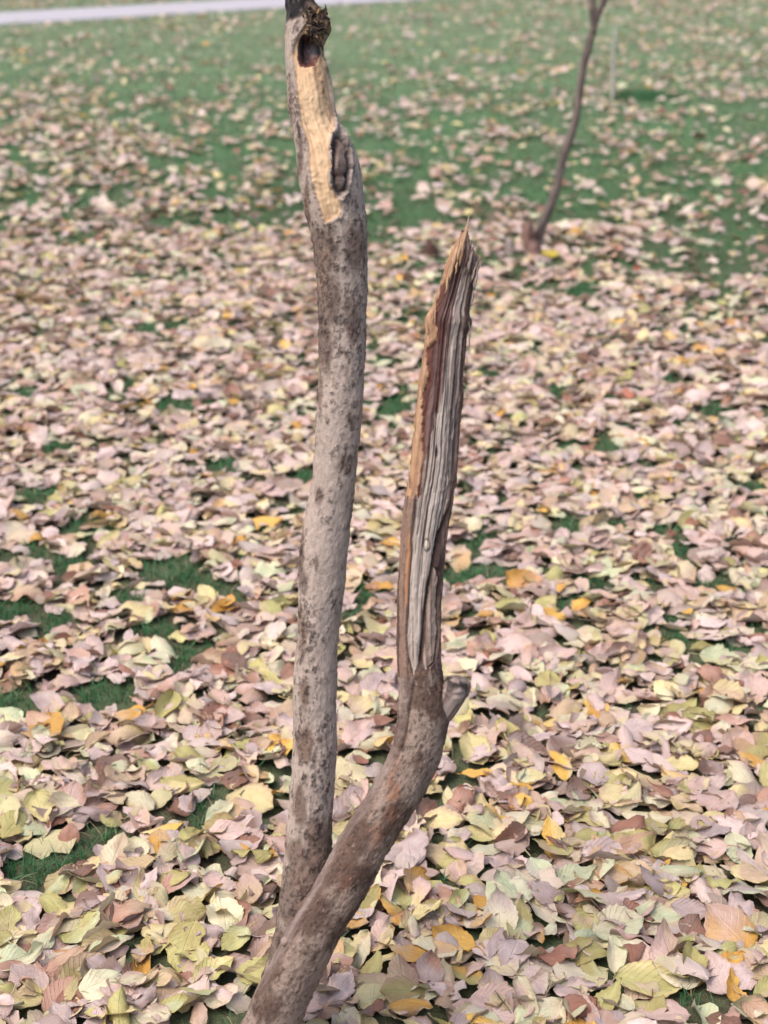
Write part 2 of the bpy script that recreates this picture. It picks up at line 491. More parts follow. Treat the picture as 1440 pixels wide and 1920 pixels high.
def upright_stem():
    rows = [(-150, 540, 560), (-120, 538, 572), (-60, 537, 578), (0, 537, 582), (30, 537, 597), (50, 536, 606), (75, 536, 606), (95, 535, 605),
            (120, 535, 609), (140, 536, 618), (170, 537, 624), (200, 540, 630), (230, 544, 635), (258, 548, 650), (280, 551, 664), (310, 555, 675),
            (350, 562, 683), (400, 573, 687), (430, 581, 689), (465, 586, 689), (530, 594, 688), (600, 597, 687), (660, 598, 686),
            (725, 596, 684), (790, 592, 678), (850, 589, 671), (900, 584, 667), (935, 579, 661), (988, 569, 657), (1042, 561, 652),
            (1100, 560, 647), (1150, 558, 640), (1205, 556, 634), (1260, 551, 632), (1313, 549, 630), (1370, 550, 630),
            (1414, 549, 630), (1478, 544, 626), (1542, 537, 623), (1600, 533, 622), (1670, 526, 616), (1734, 516, 606),
            (1800, 502, 594), (1860, 482, 578), (1920, 458, 556), (1990, 420, 530), (2060, 392, 520)]
    st = Stem(rows, [(-150, 1.875), (0, 1.88), (400, 1.895), (900, 1.92), (1500, 1.95), (1990, 1.965), (2060, 1.97)], 1000, 128, 7)
    X, Y, Q = st.X, st.Y, st.Q
    big = st.per(4, 9, 11, 3); mid = st.per(14, 45, 12, 3); fine = st.per(44, 160, 13, 3)
    st.disp += 0.0036 * (big - .5) + 0.0026 * (mid - .5) + 0.0012 * (fine - .5)
    # --- bark colour: pale taupe skin, brown corky stains
    col = TAUPE * (0.90 + 0.22 * st.per(8, 20, 14, 3))[..., None]
    stain = np.zeros(X.shape)
    for (x, y, rx, ry, a) in [(605, 480, 30, 60, 1.0), (612, 560, 30, 70, .95), (605, 640, 24, 55, .8), (665, 480, 26, 80, .6), (662, 600, 22, 60, .6), (650, 700, 24, 40, .5), (600, 740, 10, 60, .5), (660, 780, 12, 30, .55),
                              (650, 860, 25, 30, .55), (600, 930, 12, 30, .55), (620, 975, 14, 22, .4), (565, 1040, 8, 60, .75), (572, 1090, 12, 30, .7),
                              (595, 1050, 6, 18, .7), (622, 1115, 16, 18, .45), (568, 1180, 12, 60, .55), (572, 1300, 14, 45, .75), (575, 1385, 18, 40, .95), (600, 1380, 14, 14, .5),
                              (565, 1500, 16, 50, .7), (560, 1600, 30, 50, .8), (600, 1590, 30, 70, 1.0), (565, 1680, 50, 70, 1.1), (590, 1480, 20, 30, .4), (530, 1780, 50, 60, .95),
                              (500, 1880, 60, 70, .95), (575, 390, 8, 60, .8), (560, 280, 7, 60, .65), (545, 180, 6, 60, .4), (548, 40, 12, 30, .2)]:
        stain = np.maximum(stain, a * st.blob(x, y, rx, ry))
    back = np.clip(np.abs(Q) - 0.9, 0, 1) * 0.7
    patch = st.per(10, 34, 15, 4)
    st_m = np.clip(smooth(0.36, 0.66, stain * 0.75 + patch * 0.42 + back * .3), 0, 1)
    col = lerp(col, lerp(BROWN, RUST, (0.5 * smooth(.45, .7, st.per(6, 18, 16, 3)))[..., None]), (0.75 * st_m)[..., None])
    st.col = col
    spdens = np.clip(0.07 + 1.2 * stain + 0.9 * smooth(.5, .70, st.per(5, 14, 17, 3)) + 0.35 * (Y < 720) * (X > 630), 0, 1)
    spots(st, 6500, 21, spdens, 0.0012, 0.0034, DARK, 0.0009)
    # --- long stripped wound of fresh wood
    wound = st.poly([(582, 46), (560, 75), (551, 94), (548, 112), (553, 141), (557, 169), (562, 199), (564, 230), (574, 270), (578, 305), (586, 347), (597, 387),
                     (606, 410), (612, 426), (622, 420), (630, 416), (640, 412), (643, 394), (630, 375), (618, 356), (616, 333), (621, 316), (618, 300), (618, 281), (629, 255), (634, 236),
                     (630, 211), (625, 176), (620, 146), (609, 127), (606, 94), (600, 60)])
    jag = st.per(60, 300, 18, 2)
    wm = st.blur(wound, 2)
    wound = (wm + 0.45 * (jag - .5) + .35 * (st.per(70, 60, 19, 2) - .5)) > 0.5
    wsoft = st.blur(wound, 1)
    streak = fbm(st.U * 560 + 1.2 * st.per(6, 12, 9, 2) * 3, st.S * 7, 31, 4)
    streak2 = fbm(st.U * 320 + 40, st.S * 5, 32, 3)
    wc = FRESH * (0.82 + 0.36 * streak2)[..., None]
    wc = lerp(wc, srgb(156, 118, 84), (smooth(.56, .82, streak) * .4)[..., None])
    wc = lerp(wc, srgb(204, 178, 146), (smooth(.55, .8, 1 - streak) * .35)[..., None])
    wc = lerp(wc, srgb(188, 138, 84), (st.blob(590, 80, 30, 60) * .55)[..., None])
    hole = st.blob(611, 182, 2.6, 7)
    wc = lerp(wc, srgb(52, 34, 28), np.clip(hole * 1.6, 0, 1)[..., None])
    edge = np.clip(1 - np.abs(wm - .5) * 3.0, 0, 1) * (wm > .45)
    wc = lerp(wc, srgb(112, 78, 56), (smooth(.4, .9, edge) * .6)[..., None])
    wc = lerp(wc, srgb(138, 104, 78), (smooth(.52, .72, st.per(26, 7, 20, 3)) * .5)[..., None])
    # --- dark sap hollow
    ex, ey = (X - 580) / 25, (Y - 103) / 32
    hr = (np.abs(ex) ** 2.6 + np.abs(ey) ** 2.6) ** (1 / 2.6) + 0.10 * (st.per(22, 60, 41, 2) - .5) * 2
    hollow = (hr < 1) & (np.abs(Q) < 1)
    hc = lerp(srgb(40, 29, 32), srgb(74, 48, 48), smooth(.45, .75, fbm(st.U * 260, st.S * 40, 43, 3))[..., None])
    hc = lerp(hc, srgb(92, 54, 46), (smooth(.45, 1.0, hr) * (Y > 108) * .8)[..., None])
    # --- eye-shaped knot scar beside the wound
    kx = X - (637 + 4 * np.sin((Y - 265) / 110 * math.pi))
    ke = np.sqrt((kx / 17) ** 2 + ((Y - 320) / 56) ** 2) + (np.abs(Q) > 1.1) * 9
    kn = st.per(40, 140, 47, 2)
    ke2 = ke + 0.34 * (kn - .5) + .25 * (st.per(14, 40, 46, 2) - .5)
    groove = np.exp(-((ke2 - 0.86) / 0.17) ** 2)
    lip = np.exp(-((ke2 - 1.22) / 0.17) ** 2)
    plug = ke2 < 0.80
    st.col = lerp(st.col, PALE * .9, (lip * .45 * (1 - wsoft) * smooth(.25, .6, kn))[..., None])
    pc = lerp(srgb(96, 82, 78), srgb(140, 124, 116), smooth(.4, .7, st.per(30, 60, 48, 3))[..., None])
    pc = lerp(pc, srgb(62, 48, 44), np.clip(st.blob(633, 340, 9, 14) + st.blob(628, 296, 7, 16), 0, 1)[..., None])
    st.col = np.where(plug[..., None], pc, st.col)
    st.col = lerp(st.col, srgb(46, 36, 34), (np.clip(groove, 0, 1) * .85)[..., None])
    slit = np.exp(-((X - (655 + 2 * np.sin(Y / 20))) / 2.0) ** 2) * smooth(275, 290, Y) * (1 - smooth(352, 368, Y))
    st.col = lerp(st.col, srgb(52, 42, 40), (slit * .8)[..., None])
    # relief
    st.disp += -0.0038 * wsoft + 0.0016 * wsoft * (streak - .5) + 0.0012 * wsoft * (streak2 - .5)
    st.disp += 0.0018 * np.clip(1 - np.abs(wm - .35) * 4, 0, 1) * (1 - wsoft)
    st.disp -= 0.014 * smooth(1.05, 0.55, hr) * (np.abs(Q) < 1)
    st.disp += -0.0085 * groove * (.6 + .8 * kn) + 0.0030 * lip * (1 - wsoft) * (.4 + kn) - 0.003 * slit + 0.0015 * (ke2 < .6) + .0012 * np.sin(ke2 * 22) * np.exp(-((ke2 - 1.1) / .5) ** 2) * (1 - wsoft)
    st.disp += 0.009 * st.blob(606, 48, 16, 26) * (0.5 + st.per(30, 90, 49, 2)) 
    # dark flaking collar at the very top
    topm = smooth(36, 26, Y + 20 * (st.per(10, 50, 51, 2) - .5) * 2)
    st.col = lerp(st.col, lerp(srgb(30, 28, 30), srgb(84, 78, 78), smooth(.4, .75, st.per(26, 110, 52, 3))[..., None]), topm[..., None])
    st.disp += 0.007 * topm * (st.per(12, 50, 53, 3) - .3)
    shag = np.clip(st.blob(600, 45, 20, 28) * 1.5, 0, 1) * (~wound)
    st.col = lerp(st.col, lerp(srgb(92, 72, 56), srgb(146, 116, 84), st.per(50, 40, 54, 3)[..., None]), shag[..., None])
    st.col = np.where(wound[..., None], wc, st.col)
    st.col = np.where(hollow[..., None], hc, st.col)
    st.zone = np.where(hollow, 2, np.where(wound & ~plug, 1, 0))
    for i in range(8):
        st.disp[i] = -st.r[i] * (1 - i / 8.0) * .98
    parts = st.build({0: ('bark', MAT_BARK, 'taupe grey bark of the taller upright stem with dark corky spots'),
                      1: ('stripped_wood', MAT_WOOD, 'long pale yellow strip of fresh wood on the upright stem'),
                      2: ('sap_hollow', MAT_SAP, 'dark glossy hollow at the top of the stripped wood')}, None)
    for o in parts.values(): under(o, tree)
    return st

def tube(path, radii, m=8, closed_tip=True, colf=None, wob=0.0, seed=0):
    P = np.array(path, float); n = len(P); radii = np.array(radii, float)
    T = np.gradient(P, axis=0); T /= np.linalg.norm(T, axis=1)[:, None] + 1e-12
    ref = np.array([0.3, -0.8, 0.52]); ref /= np.linalg.norm(ref)
    A = np.cross(T, ref); A /= np.linalg.norm(A, axis=1)[:, None] + 1e-9
    B = np.cross(T, A)
    th = np.linspace(0, 2 * math.pi, m, endpoint=False)
    r_ = np.random.default_rng(seed)
    rr = radii[:, None] * (1 + wob * (r_.random((n, m)) - .5) * 2)
    V = P[:, None] + (rr * np.cos(th))[..., None] * A[:, None] + (rr * np.sin(th))[..., None] * B[:, None]
    i = np.arange(n - 1)[:, None] * m + np.arange(m)[None]
    j = np.arange(n - 1)[:, None] * m + (np.arange(m)[None] + 1) % m
    Q = np.stack([i, j, j + m, i + m], -1).reshape(-1, 4)
    V = V.reshape(-1, 3)
    # end caps as quad fans
    for ring, cen, flip in ((0, P[0], True), (n - 1, P[-1], False)):
        V = np.vstack([V, cen]); c = len(V) - 1
        k = ring * m + np.arange(0, m, 2)
        f = np.stack([np.full(len(k), c), k, ring * m + (np.arange(0, m, 2) + 1) % m, ring * m + (np.arange(0, m, 2) + 2) % m], -1)
        Q = np.vstack([Q, f if not flip else f[:, ::-1]])
    L = np.zeros((len(V), 3)); L[:n * m, 0] = np.tile(th * radii.mean(), n); L[:n * m, 1] = np.repeat(np.concatenate([[0], np.cumsum(np.linalg.norm(np.diff(P, axis=0), axis=1))]), m)
    L[n * m:, 1] = [0, L[n * m - 1, 1]]
    return V, Q, L

def snapped_stem():
    rows = [(432, 866, 876), (445, 860, 880), (455, 855, 884), (466, 847, 890), (480, 841, 896), (492, 836, 898), (505, 831, 894), (530, 826, 888), (550, 820, 884), (580, 808, 879), (597, 797, 883), (607, 794, 882),
            (630, 797, 873), (680, 791, 871), (730, 784, 870), (780, 778, 865), (850, 771, 859), (900, 764, 856), (955, 757, 847), (1015, 751, 838), (1075, 747, 833),
            (1130, 743, 828), (1190, 742, 827), (1240, 743, 828), (1280, 746, 836), (1306, 747, 842), (1350, 746, 843), (1414, 734, 828), (1478, 697, 801),
            (1542, 657, 760), (1606, 619, 726), (1670, 584, 692), (1734, 545, 652), (1800, 512, 617), (1860, 480, 588), (1920, 455, 562), (1990, 412, 534), (2060, 380, 520)]
    st = Stem(rows, [(450, 1.88), (900, 1.895), (1250, 1.90), (1500, 1.898), (1700, 1.900), (1850, 1.915), (1990, 1.945), (2060, 1.955)], 900, 208, 6)
    X, Y, Q = st.X, st.Y, st.Q
    def line(pts):
        p = np.array(sorted([(b, a) for a, b in pts])); return np.interp(Y, p[:, 0], p[:, 1])
    big = st.per(4, 9, 111, 3); mid = st.per(16, 50, 112, 3); fine = st.per(50, 170, 113, 3)
    st.disp += 0.0040 * (big - .5) + 0.0030 * (mid - .5) + 0.0016 * (fine - .5)
    # --- bark of the lower leaning part
    lo = smooth(.38, .70, st.per(9, 26, 114, 4) + 0.12 * smooth(1500, 1900, Y) * (X > st.xc[:, None]) + 0.03 + .16 * (st.per(30, 90, 122, 2) - .5))
    col = lerp(srgb(84, 68, 60), srgb(134, 118, 108), lo[..., None])
    col = lerp(col, srgb(122, 84, 64), (np.clip(st.blob(735, 1480, 16, 45) + .8 * st.blob(705, 1545, 14, 30) + .7 * st.blob(828, 1290, 8, 30) + .5 * st.blob(640, 1640, 20, 30) + .4 * st.blob(660, 1600, 30, 30), 0, .85) * smooth(.3, .6, st.per(20, 50, 115, 3)))[..., None])
    col = lerp(col, srgb(112, 88, 74), (smooth(1270, 1250, Y) * .7)[..., None])
    st.col = col
    spots(st, 9000, 121, np.where(Y > 1250, .85, .35), 0.0006, 0.0020, srgb(58, 44, 40), 0.0007)
    spots(st, 2600, 123, np.where(Y > 1250, .6, .1), 0.0005, 0.0012, srgb(160, 138, 124), 0.0006)
    # grey smooth ridge running down the near left edge
    rid = line([(776, 1256), (770, 1300), (762, 1350), (752, 1400), (728, 1452), (700, 1492), (676, 1535), (640, 1588), (600, 1660), (566, 1718), (535, 1780), (500, 1850), (470, 1920)])
    rm = smooth(3, -3, X - rid) * smooth(1250, 1275, Y) * (Q > -1.5) * smooth(1900, 1750, Y)
    st.col = lerp(st.col, lerp(srgb(108, 92, 86), srgb(152, 136, 130), smooth(.3, .7, st.per(22, 16, 116, 3))[..., None]) * .8, (rm * .7)[..., None])
    crack = np.exp(-((X - rid - 1) / 2.4) ** 2) * smooth(1262, 1285, Y) * smooth(1640, 1500, Y) * (np.abs(Q) < 1) * smooth(.3, .55, st.per(6, 22, 171, 2))
    st.col = lerp(st.col, srgb(58, 44, 40), (crack * .8)[..., None])
    st.disp += 0.0010 * rm - 0.0024 * crack
    # --- exposed face
    b1 = line([(868, 440), (857, 480), (850, 505), (836, 530), (824, 545), (822, 560), (814, 580), (811, 600), (820, 620), (817, 640), (801, 655), (799, 690), (803, 705), (797, 725), (791, 740), (790, 780), (792, 830), (794, 855), (789, 880), (786, 905), (783, 935), (779, 945)])
    b1 = b1 - 3.5
    b2 = line([(880, 455), (877, 470), (872, 500), (865, 530), (852, 580), (845, 630), (836, 680), (830, 730), (814, 780), (807, 830), (797, 860), (790, 905), (784, 940), (779, 945)])
    b3 = line([(890, 450), (893, 480), (884, 510), (880, 540), (873, 575), (871, 600), (865, 640), (862, 700), (861, 780), (856, 850), (847, 905), (835, 960), (823, 1000), (812, 1040), (803, 1080), (794, 1130), (788, 1190), (782, 1240), (774, 1258)])
    bl = line([(779, 935), (771, 1000), (769, 1060), (765, 1130), (761, 1190), (764, 1225), (773, 1258)])
    jag = (st.per(56, 90, 117, 3) - .5)
    jag2 = (fbm(st.U * 420, st.S * 16, 134, 3) - .5) * 2.4 + jag
    up = Y < 935 + 14 * jag * 2
    face = np.abs(Q) < 1.25
    tan = face & up & (X < b1 + 5 * jag)
    red = face & up & (X >= b1 + 5 * jag) & (X < b2 + 5 * jag2)
    lb = np.where(up, b2 + 5 * jag2, bl + 2 * jag)
    grey = face & (X >= lb) & (X < b3) & (Y < 1257)
    # second narrow strip right of the dark groove
    s1 = line([(816, 1060), (812, 1075), (802, 1130), (798, 1190), (790, 1246), (797, 1252)]); s2 = line([(818, 1060), (823, 1080), (818, 1130), (818, 1190), (811, 1240), (797, 1252)])
    strip = face & (Y > 1062) & (Y < 1252) & (X > s1 + 2 * jag) & (X < s2 + 3 * jag)
    sliver = face & (Y > 990) & (Y < 1140) & (np.abs(X - (bl - 5)) < 3.4 * np.sin(np.clip((Y - 990) / 150, 0, 1) * math.pi) ** .5)
    gro = np.exp(-((X - (b3 + 5)) / 5.0) ** 2) * smooth(935, 985, Y) * smooth(1262, 1225, Y) * face
    wavy = 1.0 * st.per(5, 7, 118, 2)
    k1 = fbm(st.U * 480 + wavy * 3, st.S * 6, 131, 4); k2 = fbm(st.U * 900 + wavy * 5, st.S * 9, 132, 3); k3 = fbm(st.U * 170 + wavy, st.S * 5, 133, 3)
    gc = GREYW * (0.62 + 0.46 * k3)[..., None]
    gc = lerp(gc, srgb(128, 104, 90), (smooth(.45, .65, fbm(st.U * 210, st.S * 7, 135, 3)) * .6)[..., None])
    gc = lerp(gc, srgb(74, 62, 58), (smooth(.47, .64, k1) * .9)[..., None])
    gc = lerp(gc, srgb(186, 176, 168), (smooth(.56, .76, 1 - k2) * .55)[..., None])
    gc = lerp(gc, srgb(70, 56, 56), (smooth(8, 2, np.abs(X - b3)) * .5 * (Y < 930))[..., None])
    ligh = np.exp(-((X - (b2 + 7)) / 4) ** 2) * (Y < 800)
    gc = lerp(gc, srgb(170, 157, 148), (ligh * .6)[..., None])
    rc = lerp(REDD, srgb(118, 96, 92), (smooth(.36, .6, k3) * smooth(0.15, .6, (X - b1) / np.maximum(b2 - b1, 2)) * .75)[..., None])
    rc = lerp(rc, srgb(60, 36, 34), (smooth(.52, .7, k1) * .6)[..., None])
    rc = lerp(rc, srgb(96, 54, 40), (smooth(10, 3, X - b1) * .6)[..., None])
    tc = lerp(srgb(168, 136, 108), srgb(150, 114, 86), smooth(.4, .7, k3)[..., None])
    tc = lerp(tc, srgb(112, 82, 64), (smooth(.50, .70, k1) * .6)[..., None])
    for (x, y, rx, ry) in [(857, 485, 4, 10), (827, 552, 5, 8), (817, 575, 6, 9), (814, 600, 7, 8), (803, 668, 7, 14)]:
        tc = lerp(tc, srgb(96, 56, 42), np.clip(st.blob(x, y, rx, ry) * 1.6, 0, 1)[..., None])
    kno = np.sqrt(((X - 800.5) / 8) ** 2 + ((Y - 1021) / 13) ** 2)
    kr = np.exp(-((kno - .85) / .2) ** 2) * face
    gc = lerp(gc, srgb(70, 58, 54), (kr * .75)[..., None]); gc = lerp(gc, srgb(176, 158, 142), (np.exp(-(kno / .5) ** 2) * .7)[..., None])
    sc = lerp(srgb(146, 128, 116), srgb(96, 78, 70), smooth(.42, .68, k1)[..., None])
    hol = st.blob(818, 848, 3, 10); gc = lerp(gc, srgb(48, 40, 40), np.clip(hol * 1.5, 0, 1)[..., None])
    wood = tan | red | grey | strip | sliver
    # right rim: dark, cracked bark strip
    rim = face & ~wood & (X > b3) & (Y < 1255)
    st.col = np.where(rim[..., None], lerp(srgb(74, 58, 54), srgb(118, 96, 86), smooth(.42, .68, st.per(36, 12, 119, 3))[..., None]), st.col)
    lbar = face & ~wood & (Y > 930) & (Y < 1262) & (X < bl)
    st.col = np.where(lbar[..., None], lerp(srgb(80, 63, 56), srgb(126, 104, 92), smooth(.4, .68, st.per(40, 16, 120, 3))[..., None]), st.col)
    for m_, c_ in ((tan, tc), (red, rc), (grey, gc), (strip, sc)):
        st.col = np.where(m_[..., None], c_, st.col)
    st.col = np.where(sliver[..., None], srgb(146, 106, 78), st.col)
    st.col = lerp(st.col, srgb(40, 31, 30), (np.clip(gro, 0, 1) * .9)[..., None])
    ck = np.exp(-((X - s2 - 2 - 3 * jag) / 1.6) ** 2) * (Y > 1062) * (Y < 1250) * face
    st.col = lerp(st.col, srgb(46, 35, 32), (ck * .85)[..., None])
    ck2 = np.exp(-((X - bl + 1) / 1.3) ** 2) * (Y > 940) * (Y < 1257) * face
    st.col = lerp(st.col, srgb(56, 42, 38), (ck2 * .8)[..., None])
    # relief
    gs = st.blur(grey | red, 1)
    st.disp += gs * (-0.0030 - 0.0042 * smooth(.48, .7, k1) + 0.0016 * (k2 - .5) + 0.004 * (k3 - .5))
    st.disp += st.blur(tan | strip, 1) * (-0.0012 + 0.0016 * (k1 - .5))
    st.disp += -0.0075 * gro - 0.004 * ck - 0.0025 * ck2 + 0.002 * np.exp(-(kno / .6) ** 2) * face - 0.002 * kr - 0.006 * hol
    st.disp += 0.002 * st.blob(884, 597, 10, 16)
    st.disp += rim * (0.003 * (st.per(36, 12, 119, 3) - .5)) + lbar * (0.0025 * (st.per(40, 16, 120, 3) - .5))
    st.flat = 0.30 * smooth(1270, 1100, Y) * (np.abs(Q) < 1)
    st.zone = np.where(tan, 1, np.where(red, 2, np.where(grey | strip | sliver, 3, 0)))
    # ragged break at the top: columns end at different heights
    V = None
    brk = 470 + 46 * st.per(18, 1e-6, 140, 2)[0] - 30
    parts = st.build({0: ('bark', MAT_BARK, 'brown rough bark of the snapped leaning stem'),
                      1: ('fresh_wood', MAT_WOOD, 'tan fresh torn wood along the left of the snapped stem'),
                      2: ('heartwood', MAT_HEART, 'dark red-brown band of heartwood on the snapped stem'),
                      3: ('weathered_wood', MAT_WOOD, 'grey weathered grooved wood on the snapped stem')}, None)
    for o in parts.values(): under(o, tree)
    # splinters of the break
    def splinter(x0, y0, x1, y1, w0, zc, c, seed, bend=0.0):
        n = 9; t = np.linspace(0, 1, n)
        r_ = np.random.default_rng(seed)
        xs = x0 + (x1 - x0) * t + bend * np.sin(t * math.pi) + r_.normal(0, .5, n); ys = y0 + (y1 - y0) * t
        P = [place(a, b, zc) for a, b in zip(xs, ys)]
        rad = np.array([w0 * zc / FPX * max(0.07, min(1, .3 + 3 * k) * (1 - k ** 1.2)) for k in t])
        V, Qd, L = tube(P, rad, 6, wob=.25, seed=seed)
        cc = np.clip(np.tile(c, (len(V), 1)) * (0.75 + 0.5 * np.random.default_rng(seed).random((len(V), 1))), 0, 1)
        o = obj('splinter', quad_mesh('splinter', V, Qd, cc, L), MAT_WOOD); under(o, tree)
    T1, T2, T3, T4 = srgb(168, 137, 109), srgb(136, 102, 78), srgb(128, 116, 108), srgb(84, 56, 50)
    D = 1.864
    spl = [(850, 500, 866, 436, 4.5, D, T1), (858, 490, 874, 424, 4.5, D, T1), (864, 480, 881, 392, 4.6, D, T1), (862, 500, 877, 440, 4, D, T2), (872, 500, 887, 444, 3.6, D, T4), (843, 525, 857, 456, 4, D, T1),
           (886, 525, 902, 474, 3.2, D, T3), (890, 540, 900, 482, 3, D, T3), (878, 510, 893, 452, 3.6, D, T3), (836, 550, 848, 478, 3.4, D, T1), (866, 470, 872, 428, 3.0, D, T2), (815, 610, 820, 540, 1.8, D + .006, T1), (811, 605, 813, 562, 1.6, D + .006, T1),
           (802, 628, 795, 592, 2.4, D + .012, T1), (790, 730, 785, 684, 1.6, D + .016, T1), (792, 745, 789, 690, 1.5, D + .012, T1), (778, 810, 774, 770, 1.4, D + .02, T1), (768, 915, 762, 868, 1.6, D + .02, T2), (880, 650, 880, 600, 2.2, D + .01, T3), (884, 575, 892, 522, 2.6, D + .006, T3)]
    r2 = np.random.default_rng(61)
    for k in range(18):
        x = r2.uniform(846, 898); top = np.interp(x, [846, 862, 875, 882, 890, 900], [482, 444, 425, 436, 456, 484]) + r2.uniform(0, 26)
        ln = r2.uniform(34, 62)
        spl.append((x - ln * .24, top + ln, x, top, r2.uniform(1.3, 2.8), D + r2.uniform(0, .008), [T1, T1, T2][r2.integers(3)] if x < 874 else [T4, T3, T3][r2.integers(3)]))
    for k, a in enumerate(spl):
        splinter(*a, 300 + k, bend=random.uniform(-2, 2))
    return st

def branch_stub():
    P0 = place(806, 1372, 1.900); P1 = place(859, 1270, 1.878)
    n = 40; m = 48; t = np.linspace(0, 1, n)
    path = [P0 + (P1 - P0) * k + np.array([0.006, 0, 0]) * math.sin(k * math.pi) for k in t]
    rad = np.interp(t, [0, .35, .60, .80, .90, .96, .99, 1.0], [.006, .0125, .0140, .0158, .0160, .0138, .0105, .007])
    V, Q, L = tube(path, gsmooth(rad, 2), m, wob=0.0, seed=5)
    nm = n * m
    a = np.repeat(t, m); th = np.tile(np.arange(m) / m, n)
    g = fbm(th * 20, a * 2.5, 71, 3, 20); e = fbm(th * 12, a * 14, 72, 3, 12); lump = fbm(th * 4, a * 4, 73, 2, 4)
    cen = np.repeat(np.array(path), m, 0)
    V[:nm] = cen + (V[:nm] - cen) * (1 + 0.30 * (lump - .5) + 0.14 * (g - .5) + 0.45 * (e - .5) * (a > .7))[:, None]
    c = lerp(srgb(150, 136, 130), srgb(98, 84, 80), smooth(.4, .65, g)[:, None])
    c = lerp(c, srgb(128, 104, 92), (smooth(.45, .2, a))[:, None])
    c = lerp(c, lerp(srgb(44, 37, 35), srgb(128, 114, 106), smooth(.40, .58, e)[:, None]), smooth(.80, .93, a)[:, None])
    c = np.vstack([c, [srgb(120, 105, 98)], [srgb(88, 74, 68)]])
    o = obj('branch_stub', quad_mesh('branch_stub', V, Q, c, L), MAT_WOOD)
    o['label'] = 'short grey knobbly branch stub on the right of the leaning stem'
    under(o, tree)
    path = [place(535, 1766, 1.895) + np.array([.0008 * k, -.0010 * k, .0012 * k]) for k in range(6)]
    V, Q, L = tube(path, [.007, .0065, .0055, .0045, .0035, .002], 10, wob=.12, seed=3)
    o = obj('branch_stub', quad_mesh('branch_stub_small', V, Q, np.tile(srgb(132, 114, 106), (len(V), 1)), L), MAT_WOOD)
    under(o, tree)

def bark_shreds():
    """frayed flakes of bark hanging round the top of the hollow"""
    r_ = np.random.default_rng(88)
    VV, QQ, CC, LL = [], [], [], []; off = 0
    for k in range(190):
        x = r_.normal(592, 10); y = r_.normal(45, 17)
        if x < 566 or x > 616 or y < 12 or y > 84 or (x < 585 and y > 62): continue
        zc = 1.880 - 0.023 * math.sqrt(max(0, 1 - ((x - 572) / 42) ** 2)) - r_.uniform(-0.005, .001)
        P = place(x, y, zc); L_ = r_.uniform(.003, .0085); wd = r_.uniform(.0016, .0040)
        dr = np.array([r_.normal(.15, .45), r_.normal(-.05, .18), r_.normal(-.2, .9)]); dr /= np.linalg.norm(dr)
        sd = np.cross(dr, r_.normal(0, 1, 3)); sd /= np.linalg.norm(sd); nm = np.cross(dr, sd)
        n = 4; cv = r_.uniform(-.5, .5)
        pts = []
        for i in range(n):
            t = i / (n - 1); c = P + dr * L_ * t + nm * L_ * cv * t * t; ww = wd * (1 - .7 * t)
            pts += [c - sd * ww + nm * .0003, c + sd * ww + nm * .0003, c + sd * ww - nm * .0005, c - sd * ww - nm * .0005]
        q = []
        for i in range(n - 1):
            for s_ in range(4):
                q.append([off + i * 4 + s_, off + i * 4 + (s_ + 1) % 4, off + (i + 1) * 4 + (s_ + 1) % 4, off + (i + 1) * 4 + s_])
        q.append([off + (n - 1) * 4 + s_ for s_ in range(4)])
        base = [srgb(92, 77, 64), srgb(70, 59, 53), srgb(122, 100, 78), srgb(138, 108, 78), srgb(52, 46, 45)][r_.choice(5, p=[.35, .25, .2, .08, .12])]
        VV += pts; QQ += q; CC += [base * r_.uniform(.8, 1.2)] * len(pts); LL += [[p[0], p[2], .1] for p in pts]; off += len(pts)
    o = obj('bark_shreds', quad_mesh('bark_shreds', np.array(VV), np.array(QQ), np.array(CC), np.array(LL)), MAT_BARK)
    tag(o, 'frayed brown bark shreds at the top of the upright stem', kind='stuff'); under(o, tree)

upright_stem()
snapped_stem()
branch_stub()
bark_shreds()

